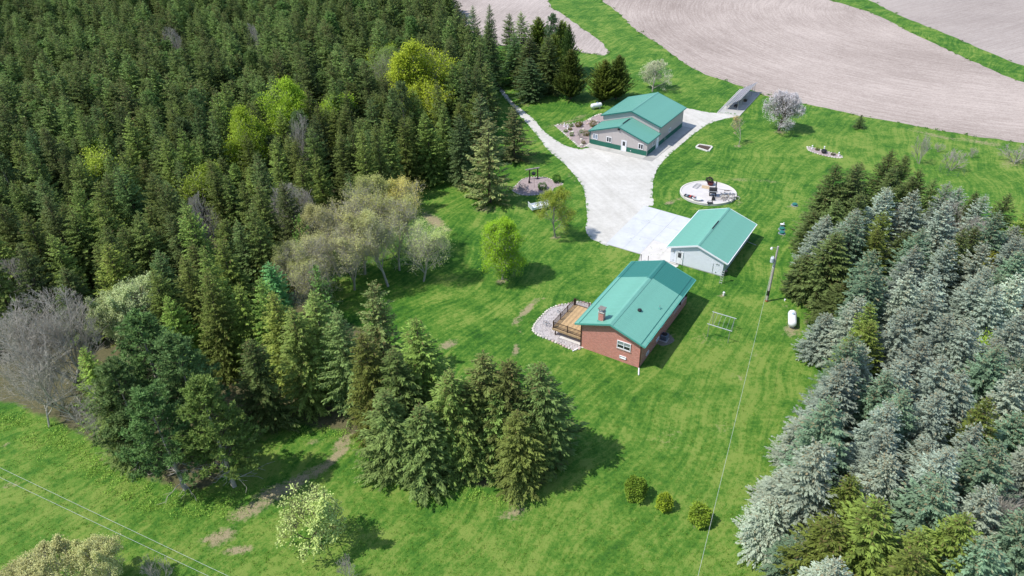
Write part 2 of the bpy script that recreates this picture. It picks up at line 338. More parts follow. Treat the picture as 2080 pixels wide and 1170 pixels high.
DR = [(960, 110), (990, 148), (1018, 189), (1048, 226), (1074, 255), (1094, 279), (1114, 305), (1147, 333), (1174, 365), (1186, 386), (1190, 410), (1193, 440), (1190, 465), (1197, 482), (1215, 491), (1236, 498), (1270, 470), (1312, 421),
      (1327, 416), (1325, 385), (1330, 355), (1345, 330), (1385, 292), (1420, 264), (1446, 249), (1472, 241), (1498, 236), (1480, 230), (1456, 230), (1425, 226), (1402, 221), (1380, 225), (1300, 280), (1200, 299), (1181, 303), (1163, 300), (1141, 292), (1108, 269), (1084, 242),
      (1062, 224), (1041, 206), (1022, 183), (1006, 163), (990, 135), (972, 100)]
drive = ground_poly(DR, .5, .11); dv = sheet('gravel_drive', drive, .010, gravel)
worn = mat('pale_gravel_fines', (.74, .73, .70), .95, spec=.1, noise=.08, nscale=1.5)
conc = mat('concrete', (.55, .565, .58), .8, spec=.25, noise=.10, nscale=.5, bump=.2, bscale=15)
conc2 = mat('old_concrete', (.44, .43, .40), .85, spec=.2, noise=.17, nscale=.45, bump=.3, bscale=12)
conc3 = mat('warm_concrete', (.60, .575, .54), .85, spec=.2, noise=.10, nscale=.7, bump=.2, bscale=12)
def lerp2(a, b, t): return (a[0]+(b[0]-a[0])*t, a[1]+(b[1]-a[1])*t)
def quadpatch(A, B_, C_, D, i0, i1, j0, j1, gap=.012):       # A->B across, A->D along; world xy corners
    pt = lambda s, t: lerp2(lerp2(A, B_, s), lerp2(D, C_, s), t)
    Lx = math.hypot(B_[0]-A[0], B_[1]-A[1]); Ly = math.hypot(D[0]-A[0], D[1]-A[1]); g, h = gap/Lx, gap/Ly
    return [pt(i0+g, j0+h), pt(i1-g, j0+h), pt(i1-g, j1-h), pt(i0+g, j1-h)]
def xy(px, py, z=0): q = G(px, py, z); return (q.x, q.y)
apron = sheet('concrete_apron', [xy(1230, 496), xy(1301, 517), xy(1295, 533), xy(1370, 546), xy(1400, 520), xy(1450, 458), xy(1312, 418)], .014, mat('slab_joint', (.33, .32, .30), .9))
A_, B2, C2, D2 = xy(1231, 495.5), xy(1373, 537), xy(1447, 457), xy(1309.5, 418.5)
for i in range(4):
    for j in range(3):
        o = MB().slab(quadpatch(A_, B2, C2, D2, i/4, (i+1)/4, j/3, (j+1)/3), .014, .05+.002*((i*3+j) % 3)).build('concrete_panel', conc if i < 2 or (i == 2 and j > 0) else conc3, apron)
sheet('concrete_walk', [xy(1303, 515), xy(1295, 545), xy(1345, 560), xy(1378, 541)], .064, conc3)
# ---------------- foliage ----------------
def leaf_mat(name, base, var=.35, tipcol=None, trans=.18, hue=.010, rough=.65, randamt=.25):
    m = bpy.data.materials.new(name); m.use_nodes = True; n = m.node_tree; L = n.links; b = n.nodes['Principled BSDF']; out = n.nodes['Material Output']
    b.inputs['Roughness'].default_value = rough; b.inputs['Specular IOR Level'].default_value = .18
    oi = n.nodes.new('ShaderNodeObjectInfo'); a = n.nodes.new('ShaderNodeAttribute'); a.attribute_name = 'tint'
    mul = n.nodes.new('ShaderNodeMix'); mul.data_type = 'RGBA'; mul.blend_type = 'MULTIPLY'; mul.inputs[0].default_value = 1
    mul.inputs[6].default_value = (*base, 1); L.new(oi.outputs['Color'], mul.inputs[7])
    hs = n.nodes.new('ShaderNodeHueSaturation'); L.new(mul.outputs[2], hs.inputs['Color'])
    def mr(src, lo, hi, s0=0, s1=1):
        t = n.nodes.new('ShaderNodeMapRange'); L.new(src, t.inputs[0]); t.inputs[1].default_value = s0; t.inputs[2].default_value = s1; t.inputs[3].default_value = lo; t.inputs[4].default_value = hi; return t.outputs[0]
    L.new(mr(oi.outputs['Random'], .5-hue, .5+hue), hs.inputs['Hue'])
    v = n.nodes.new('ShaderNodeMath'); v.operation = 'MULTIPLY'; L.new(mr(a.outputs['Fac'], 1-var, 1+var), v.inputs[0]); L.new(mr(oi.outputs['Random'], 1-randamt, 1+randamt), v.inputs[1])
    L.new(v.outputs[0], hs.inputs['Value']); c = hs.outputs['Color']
    if tipcol:
        t = n.nodes.new('ShaderNodeAttribute'); t.attribute_name = 'tip'; mx = n.nodes.new('ShaderNodeMix'); mx.data_type = 'RGBA'
        L.new(t.outputs['Fac'], mx.inputs[0]); L.new(c, mx.inputs[6]); mx.inputs[7].default_value = (*tipcol, 1); c = mx.outputs[2]
    L.new(c, b.inputs['Base Color'])
    tr = n.nodes.new('ShaderNodeBsdfTranslucent'); L.new(c, tr.inputs[0]); ms = n.nodes.new('ShaderNodeMixShader'); ms.inputs[0].default_value = trans
    L.new(b.outputs[0], ms.inputs[1]); L.new(tr.outputs[0], ms.inputs[2]); L.new(ms.outputs[0], out.inputs[0]); MATS[name] = m; return m
LF = {k: leaf_mat(k+'_needles' if k in ('spruce', 'blue', 'pine', 'cedar') else k+'_leaves', *a, **kw) for k, a, kw in (
    ('spruce', ((.148, .196, .066),), dict(randamt=.36, tipcol=(.19, .14, .06), var=.55, trans=.28)),
    ('blue', ((.32, .385, .30),), dict(tipcol=(.34, .28, .16), var=.38, hue=.008, trans=.28)),
    ('pine', ((.14, .205, .07),), dict(var=.4, tipcol=(.2, .13, .05))),
    ('cedar', ((.15, .20, .045),), dict(var=.4, tipcol=(.25, .15, .05))),
    ('broad', ((.36, .48, .05),), dict(var=.3, trans=.3)),
    ('bud', ((.52, .52, .22),), dict(var=.4, trans=.25)),
    ('blossom', ((.74, .70, .70),), dict(var=.2, trans=.3, hue=0)),
    ('weed', ((.15, .30, .05),), dict(var=.4, trans=.2)))}
bark = mat('spruce_bark', (.12, .09, .07), .95, noise=.3, nscale=4)
greybark = mat('grey_bark', (.36, .33, .29), .95, noise=.25, nscale=3)
palebark = mat('pale_grey_twigs', (.44, .405, .34), .95, noise=.2, nscale=3)
brownbark = mat('dark_brown_bark', (.11, .08, .065), .95, noise=.3, nscale=4)

def twigs_np(base, direc, length, width, droop, rg):
    """folded needle sprays: 2 triangles each"""
    n = len(base); up = np.tile([0, 0, 1.0], (n, 1)); side = np.cross(direc, up); side /= np.linalg.norm(side, axis=1)[:, None]+1e-6
    tip = base+direc*length[:, None]; tip[:, 2] -= droop*length
    mid = base+direc*(length*.55)[:, None]; a = rg.normal(0, .5, n)
    s2 = side*np.cos(a)[:, None]+up*np.sin(a)[:, None]
    l = mid+s2*width[:, None]; r = mid-s2*width[:, None]
    l[:, 2] -= width*.5; r[:, 2] -= width*.5
    V = np.stack([base, l, tip, r], 1).reshape(-1, 3); o = np.arange(n)[:, None]*4
    T = np.concatenate([o+[0, 1, 2], o+[0, 2, 3]], 1).reshape(-1, 3); return V, T
def conifer(seed, H=12, Rm=3.0, dz=.26, prof=.66, skirt=.04, dens=1.0, elev=(38, -16), twl=(.26, .58), tww=.062, cone=.28, mid=.0, gaps=.12, dead=.0):
    rg = np.random.default_rng(seed); B, D, Ln, Wd, Ti, Tp = [], [], [], [], [], []
    z = H*skirt; lob = rg.uniform(0, 6.28, 4); la = rg.uniform(.04, .16, 4)
    while z < H*.985:
        t = z/H; r0 = Rm*((1-t)**prof)*(1-.55*max(0, .12-t)/.12)+.12
        n = int((4.5+5.5*(1-t))*dens)
        ph = rg.uniform(0, 6.28)
        for k in range(n):
            if rg.random() < gaps*(1-t): continue
            az = ph+6.283*k/n+rg.normal(0, .22); zz = z+rg.normal(0, dz*.45)
            r = r0*rg.uniform(.72, 1.14)*(1+sum(la[i]*math.sin((i+1)*az+lob[i]+t*6) for i in range(4)))
            el = R(elev[1]+(elev[0]-elev[1])*t**1.2+rg.normal(0, 5))
            s0 = .12 if r > .8 else 0
            m = max(3, int(r*(1-s0)/.105)); s = np.repeat(np.linspace(s0, 1, m), 2)+rg.normal(0, .02, 2*m)
            sag = .16*r*(1-t); rad = r*s*math.cos(el); hz = zz+r*s*math.sin(el)+sag*(2*s*s-2.0*s)
            br = np.stack([rad*math.cos(az), rad*math.sin(az), hz], 1); br[:, :2] += rg.normal(0, .03, (2*m, 2))
            sgn = np.tile([1, -1], m); yaw = az+sgn*rg.uniform(.3, 1.35, 2*m)*(1-.75*np.clip(s, 0, 1)**4)
            pit = el*.5+rg.normal(-.08, .22, 2*m)
            B.append(br); D.append(np.stack([np.cos(yaw)*np.cos(pit), np.sin(yaw)*np.cos(pit), np.sin(pit)], 1))
            ln = rg.uniform(twl[0], twl[1], 2*m)*(.75+1.3*s*(1-s)*(r/Rm)**.5)*min(1, .45+r*.4); Ln.append(ln); Wd.append(tww*rg.uniform(.7, 1.4, 2*m)*min(1, .6+r*.3))
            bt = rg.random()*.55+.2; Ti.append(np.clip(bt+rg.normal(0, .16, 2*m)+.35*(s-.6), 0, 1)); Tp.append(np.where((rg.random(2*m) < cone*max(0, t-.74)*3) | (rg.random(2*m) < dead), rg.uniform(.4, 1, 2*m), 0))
        z += dz*rg.uniform(.7, 1.3)*(1-.35*t)
    # leader
    m = 16; zz = np.linspace(H*.94, H*1.01, m); az = rg.uniform(0, 6.28, m)
    B.append(np.stack([0*zz, 0*zz, zz], 1)); D.append(np.stack([np.cos(az)*.6, np.sin(az)*.6, 0*az+.8], 1)); Ln.append(np.full(m, .3)); Wd.append(np.full(m, tww)); Ti.append(rg.random(m)); Tp.append(rg.random(m)*cone)
    B = np.concatenate(B); V, T = twigs_np(B, np.concatenate(D), np.concatenate(Ln), np.concatenate(Wd), .18, rg)
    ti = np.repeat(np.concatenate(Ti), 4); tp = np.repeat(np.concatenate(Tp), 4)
    return V, T, ti, tp
def tube_np(segs, sides=4):
    """segs: list of (p0, r0, p1, r1)"""
    V, F = [], []
    A = np.array([s[0] for s in segs], float); Bq = np.array([s[2] for s in segs], float); ra = np.array([s[1] for s in segs]); rb = np.array([s[3] for s in segs])
    d = Bq-A; d /= np.linalg.norm(d, axis=1)[:, None]+1e-9
    h = np.where(np.abs(d[:, 2:3]) > .9, [[1, 0, 0]], [[0, 0, 1]]); u = np.cross(d, h); u /= np.linalg.norm(u, axis=1)[:, None]+1e-9; v = np.cross(d, u)
    for P, rr in ((A, ra), (Bq, rb)):
        for i in range(sides):
            t = 6.28318*i/sides; V.append(P+u*(rr*math.cos(t))[:, None]+v*(rr*math.sin(t))[:, None])
    V = np.stack(V, 1).reshape(-1, 3); o = np.arange(len(segs))[:, None]*2*sides; F = []
    for i in range(sides):
        j = (i+1) % sides; F.append(np.concatenate([o+i, o+j, o+sides+j], 1)); F.append(np.concatenate([o+i, o+sides+j, o+sides+i], 1))
    return V, np.concatenate(F)
def trunk_mesh(name, H, r, m, dead=0, seed=0, lean=0):
    rg = np.random.default_rng(seed); segs = []; k = 6
    for i in range(k): segs.append(((0, 0, H*i/k), r*(1-i/k)+.02, (0, 0, H*(i+1)/k), r*(1-(i+1)/k)+.02))
    for i in range(dead):
        a = rg.uniform(0, 6.28); z0 = rg.uniform(.6, H*.4); l = rg.uniform(1.2, 2.6); p = np.array([0, 0, z0]); d = np.array([math.cos(a), math.sin(a), rg.uniform(-.2, .3)])
        for j in range(4):
            q = p+d*l/4; segs.append((p, .045-.009*j, q, .036-.009*j))
            if j: a2 = a+rg.choice([-1, 1])*rg.uniform(.4, .9); segs.append((q, .02, q+np.array([math.cos(a2), math.sin(a2), rg.uniform(-.4, .1)])*l*.3, .008))
            p = q; d = d+rg.normal(0, .15, 3); d[2] -= .12
    V, T = tube_np(segs, 6); return mesh_np(name, V, T, m)
def pine(seed, H=11, Rm=3.2, nb=70, tuft=.34):
    """long needled pine: limbs carrying round tufts"""
    rg = np.random.default_rng(seed); segs = []; C = []
    for i in range(nb):
        t = (i+rg.random())/nb; z = H*(.22+.76*t); az = i*2.399+rg.normal(0, .3); r = Rm*(1-t)**.6*rg.uniform(.65, 1.1)+.2
        el = R(8+38*t+rg.normal(0, 6)); p0 = np.array([0, 0, z]); p = p0
        for s in np.linspace(.25, 1, max(3, int(r/.5))):
            q = p0+np.array([math.cos(az)*math.cos(el), math.sin(az)*math.cos(el), math.sin(el)+.22*s])*r*s
            segs.append((p, .035, q, .02)); p = q
            if s > .35:
                for _ in range(int(3+3*s)):
                    C.append(q+rg.normal(0, .3, 3)*np.array([1, 1, .55]))
    C = np.array(C); k = 16; rep = np.repeat(C, k, 0); d = rg.normal(0, 1, rep.shape); d[:, 2] = np.abs(d[:, 2])*1.1; d /= np.linalg.norm(d, axis=1)[:, None]
    V, T = twigs_np(rep, d, rg.uniform(tuft*.7, tuft*1.2, len(rep)), np.full(len(rep), .045), .05, rg)
    ti = np.repeat(np.repeat(rg.random(len(C)), k)*.7+rg.random(len(rep))*.3, 4); return V, T, ti, segs
def broadleaf(seed, H=9, Rm=3.6, clear=.22, levels=4, nkids=(9, 6, 5, 4), spread=.95, up=.5, leaf=.16, nleaf=5, r0=.16, lean=(0, 0), multi=1, shape='round', tl=None, jit=.12, leafsp=.16):
    rg = np.random.default_rng(seed); segs = []; tips = []
    def env(p):
        z = (p[2]/H-clear*.6)/(1-clear*.6)
        rr = np.hypot(p[0]-lean[0]*z, p[1]-lean[1]*z)/Rm
        if shape == 'round': return rr**2+((z-.5)/.56)**2
        if shape == 'cone': return rr/(max(.05, 1.08-z)**.7)
        if shape == 'vase': return rr/(.25+.85*min(1, z*1.5))+max(0, z-1)*5
        return rr**2+((z-.45)/.62)**2
    def grow(p, d, l, r, lv):
        k = 4 if lv == 0 else 3 if lv < 3 else 2; pts = [p]
        for i in range(k):
            d = d+rg.normal(0, jit, 3); d[2] += .06 if lv else 0; d /= np.linalg.norm(d)
            q = p+d*l/k
            if lv and env(q) > 1.08: l *= .6; q = p+d*l/k
            segs.append((p, r*(1-.55*i/k), q, r*(1-.55*(i+1)/k))); p = q; pts.append(q)
            if lv >= levels-1: tips.append((q, d))
        if lv >= levels: return
        nk = nkids[min(lv, len(nkids)-1)]
        for j in range(nk):
            t = (.35 if lv else clear)+((1-(.35 if lv else clear))*(j+rg.random()*.8)/nk); t = min(t, .999); i = int(t*k); f = t*k-i; s = pts[i]*(1-f)+pts[i+1]*f
            a = rg.uniform(0, 6.28) if lv else j*2.399+rg.normal(0, .3)
            u = np.cross(d, [1, 0, 0.1]); u /= np.linalg.norm(u)+1e-9; v = np.cross(d, u)
            ang = spread*rg.uniform(.7, 1.15)*(1-.35*t if not lv else 1)
            nd = d*math.cos(ang)+(u*math.cos(a)+v*math.sin(a))*math.sin(ang); nd[2] += up*.35; nd /= np.linalg.norm(nd)
            grow(s, nd, (Rm*((1.35-1.15*t) if shape == 'cone' else 1.0) if lv == 0 else l*.62)*rg.uniform(.75, 1.15), max(.012, r*(1-.5*t)*.55), lv+1)
    for _ in range(multi):
        d0 = np.array([rg.normal(0, .25 if multi > 1 else .03), rg.normal(0, .25 if multi > 1 else .03), 1.0]); d0 /= np.linalg.norm(d0)
        grow(np.zeros(3)+(rg.normal(0, .1, 3)*[1, 1, 0] if multi > 1 else 0), d0, H*.82, r0, 0)
    tp = np.array([a for a, _ in tips]); V = T = ti = None
    if nleaf and len(tp):
        rep = np.repeat(tp, nleaf, 0)+rg.normal(0, leafsp, (len(tp)*nleaf, 3)); d = rg.normal(0, 1, rep.shape); d /= np.linalg.norm(d, axis=1)[:, None]
        V, T = twigs_np(rep, d, rg.uniform(leaf*.7, leaf*1.3, len(rep)), np.full(len(rep), leaf*.38), .1, rg)
        ti = np.repeat(np.repeat(rg.random(len(tp)), nleaf)*.5+rg.random(len(rep))*.5, 4)
    return segs, V, T, ti
def leafball(seed, rx, rz, n, leaf=.1, lump=.18):
    rg = np.random.default_rng(seed); d = rg.normal(0, 1, (n, 3)); d /= np.linalg.norm(d, axis=1)[:, None]
    ph = rg.uniform(0, 6.28, 6); q = 1+lump*(np.sin(d[:, 0]*5+ph[0])*np.sin(d[:, 1]*5+ph[1])+.5*np.sin(d[:, 2]*7+ph[2]+d[:, 0]*4)); q *= rg.uniform(.6, 1.05, n)**.5
    P_ = d*q[:, None]*[rx, rx, rz]+[0, 0, rz*.95]; P_[:, 2] = np.maximum(P_[:, 2], .04)
    dd = d+rg.normal(0, .6, d.shape); dd /= np.linalg.norm(dd, axis=1)[:, None]
    V, T = twigs_np(P_, dd, rg.uniform(leaf*.7, leaf*1.4, n), np.full(n, leaf*.4), .1, rg); return V, T, np.repeat(rg.random(n)*.6+.4*(q-q.min())/(q.max()-q.min()), 4)

PROTO = {}
def proto(key, H, Rm, crown, trunk): PROTO[key] = (H, Rm, crown, trunk)
def add_conifer(key, seed, m, H, Rm, tm=bark, tdead=0, wide=1, **kw):
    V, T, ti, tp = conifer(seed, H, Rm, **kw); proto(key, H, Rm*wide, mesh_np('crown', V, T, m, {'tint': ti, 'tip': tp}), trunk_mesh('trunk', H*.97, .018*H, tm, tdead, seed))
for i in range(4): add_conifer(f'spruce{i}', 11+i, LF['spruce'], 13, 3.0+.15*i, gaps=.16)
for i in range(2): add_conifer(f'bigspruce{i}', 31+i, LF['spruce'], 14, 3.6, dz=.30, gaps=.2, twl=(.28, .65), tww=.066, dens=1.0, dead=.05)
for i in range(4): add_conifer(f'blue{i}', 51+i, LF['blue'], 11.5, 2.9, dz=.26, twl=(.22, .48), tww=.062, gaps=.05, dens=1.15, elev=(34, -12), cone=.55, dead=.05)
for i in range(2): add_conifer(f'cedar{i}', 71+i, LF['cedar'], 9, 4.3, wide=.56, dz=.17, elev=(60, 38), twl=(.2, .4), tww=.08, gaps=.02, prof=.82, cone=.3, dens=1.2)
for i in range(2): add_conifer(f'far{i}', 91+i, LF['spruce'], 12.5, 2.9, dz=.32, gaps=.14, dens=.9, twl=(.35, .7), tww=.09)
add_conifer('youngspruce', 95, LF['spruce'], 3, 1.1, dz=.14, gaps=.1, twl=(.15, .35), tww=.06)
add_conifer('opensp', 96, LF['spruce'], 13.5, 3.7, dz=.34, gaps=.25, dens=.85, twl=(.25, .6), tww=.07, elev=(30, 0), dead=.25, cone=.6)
for i in range(3):
    V, T, ti, sg = pine(101+i, 11.5, 3.3, 64+8*i); tV, tT = tube_np(sg, 3)
    tm_ = trunk_mesh('trunk', 11, .2, greybark, 16, 101+i)
    proto(f'pine{i}', 11.5, 3.3, mesh_np('crown', V, T, LF['pine'], {'tint': ti}), tm_)
    PROTO[f'pine{i}'] += (mesh_np('limbs', tV, tT, brownbark),)
def add_broad(key, seed, m, H, Rm, tm, **kw):
    sg, V, T, ti = broadleaf(seed, H, Rm, **kw); tV, tT = tube_np(sg, 4); proto(key, H, Rm, mesh_np('crown', V, T, m, {'tint': ti}) if V is not None else None, mesh_np('trunk', tV, tT, tm))
add_broad('maple', 201, LF['broad'], 8.6, 3.0, greybark, nleaf=4, leaf=.16, clear=.07, spread=1.15, nkids=(22, 7, 6, 4), leafsp=.24, up=.15)
add_broad('lime0', 202, LF['broad'], 12.5, 4.2, greybark, nleaf=5, leaf=.24, clear=.3, nkids=(15, 7, 5, 4), up=.8, leafsp=.42, jit=.2)
add_broad('lime1', 203, LF['broad'], 12.5, 3.6, greybark, nleaf=4, leaf=.22, clear=.3, nkids=(13, 6, 5, 4), up=.9, leafsp=.4, jit=.2)
add_broad('thinmaple', 204, LF['broad'], 7.2, 3.4, greybark, nleaf=6, leaf=.15, clear=.18, nkids=(9, 6, 5, 3), spread=1.1, leafsp=.2)
add_broad('budding0', 205, LF['bud'], 11, 4.6, palebark, nleaf=2, leaf=.13, clear=.22, nkids=(13, 8, 6, 5), r0=.2, spread=.95, leafsp=.3, up=.9)
add_broad('budding1', 206, LF['bud'], 10.5, 4.2, palebark, nleaf=1, leaf=.13, clear=.12, nkids=(13, 8, 6, 5), r0=.17, spread=1.0, leafsp=.3, up=.7)
add_broad('bare0', 207, LF['bud'], 10, 4.4, palebark, nleaf=0, clear=.1, nkids=(12, 7, 6, 4), r0=.16, spread=.9, multi=2, up=.7)
add_broad('bare1', 208, LF['bud'], 9, 3.6, palebark, nleaf=0, clear=.12, nkids=(10, 7, 5, 4), r0=.13, spread=.8, up=1.0)
add_broad('pear', 209, LF['bud'], 7.2, 2.4, brownbark, nleaf=1, leaf=.17, clear=.04, nkids=(26, 6, 4, 3), r0=.09, spread=1.15, shape='cone', up=.2, leafsp=.12)
add_broad('blossom', 210, LF['blossom'], 6.6, 3.7, brownbark, nleaf=2, leaf=.17, clear=.1, nkids=(13, 7, 5, 4), r0=.15, multi=2, spread=1.05, up=.25, jit=.2, leafsp=.16)
add_broad('paleblossom', 211, LF['bud'], 6.4, 3.3, greybark, nleaf=2, leaf=.15, clear=.1, nkids=(14, 7, 5, 4), r0=.13, multi=1, spread=1.05, up=.3, jit=.18, leafsp=.14)
add_broad('sapling', 212, LF['bud'], 5.2, 1.4, greybark, nleaf=1, leaf=.09, clear=.28, nkids=(14, 6, 4), levels=3, r0=.05, spread=.6, leafsp=.1)
add_broad('yellowbush', 213, LF['bud'], 6, 3.2, greybark, nleaf=3, leaf=.15, clear=.06, nkids=(9, 6, 5, 4), multi=3, r0=.08, spread=.8, leafsp=.16)
add_broad('bareshrub', 214, LF['bud'], 2.6, 1.2, greybark, nleaf=0, clear=.06, nkids=(8, 5, 4), levels=3, multi=3, r0=.04, spread=.7)
for i, (rx, rz, n_, lf) in enumerate(((1.0, 1.0, 2600, .17), (.75, .8, 1500, .17), (.6, .55, 1300, .09))):
    V, T, ti = leafball(221+i, rx, rz, n_, lf); sgm = [((0, 0, 0), .04, (.1*k-.1, .05*k, rz), .02) for k in range(3)]; tV, tT = tube_np(sgm, 4)
    proto(f'bush{i}', rz*2, rx, mesh_np('foliage', V, T, LF['weed'], {'tint': ti}), mesh_np('stems', tV, tT, brownbark))

NT = [0]
def plant(key, loc, H, Rw, name, label, cat, group=None, tint=(1, 1, 1), rz=None):
    tint = tuple(tint)
    h, r, crown, trunk = PROTO[key][:4]; NT[0] += 1
    t = thing(name, label, cat, (loc[0], loc[1], 0), random.uniform(0, 6.28) if rz is None else rz, group); t.rotation_euler.x, t.rotation_euler.y = (random.gauss(0, .022), random.gauss(0, .022)) if H > 5 else (0, 0); t.scale = (Rw/r, Rw/r, H/h)
    for me_ in (crown, trunk)+tuple(PROTO[key][4:]):
        if me_ is None: continue
        o = bpy.data.objects.new(me_.name.split('.')[0], me_); COL.objects.link(o); o.parent = t
        if me_ is crown: o.color = (*tint, 1)
    return t
def top_at(px, py, H): q = G(px, py, H*.98); return q.x, q.y
TREES = []                                                   # (x, y, radius) of everything planted, for spacing
def plant_top(key, px, py, H, Rw, *a, **k):
    x, y = top_at(px, py, H); TREES.append((x, y, Rw)); return plant(key, (x, y), H, Rw, *a, **k)
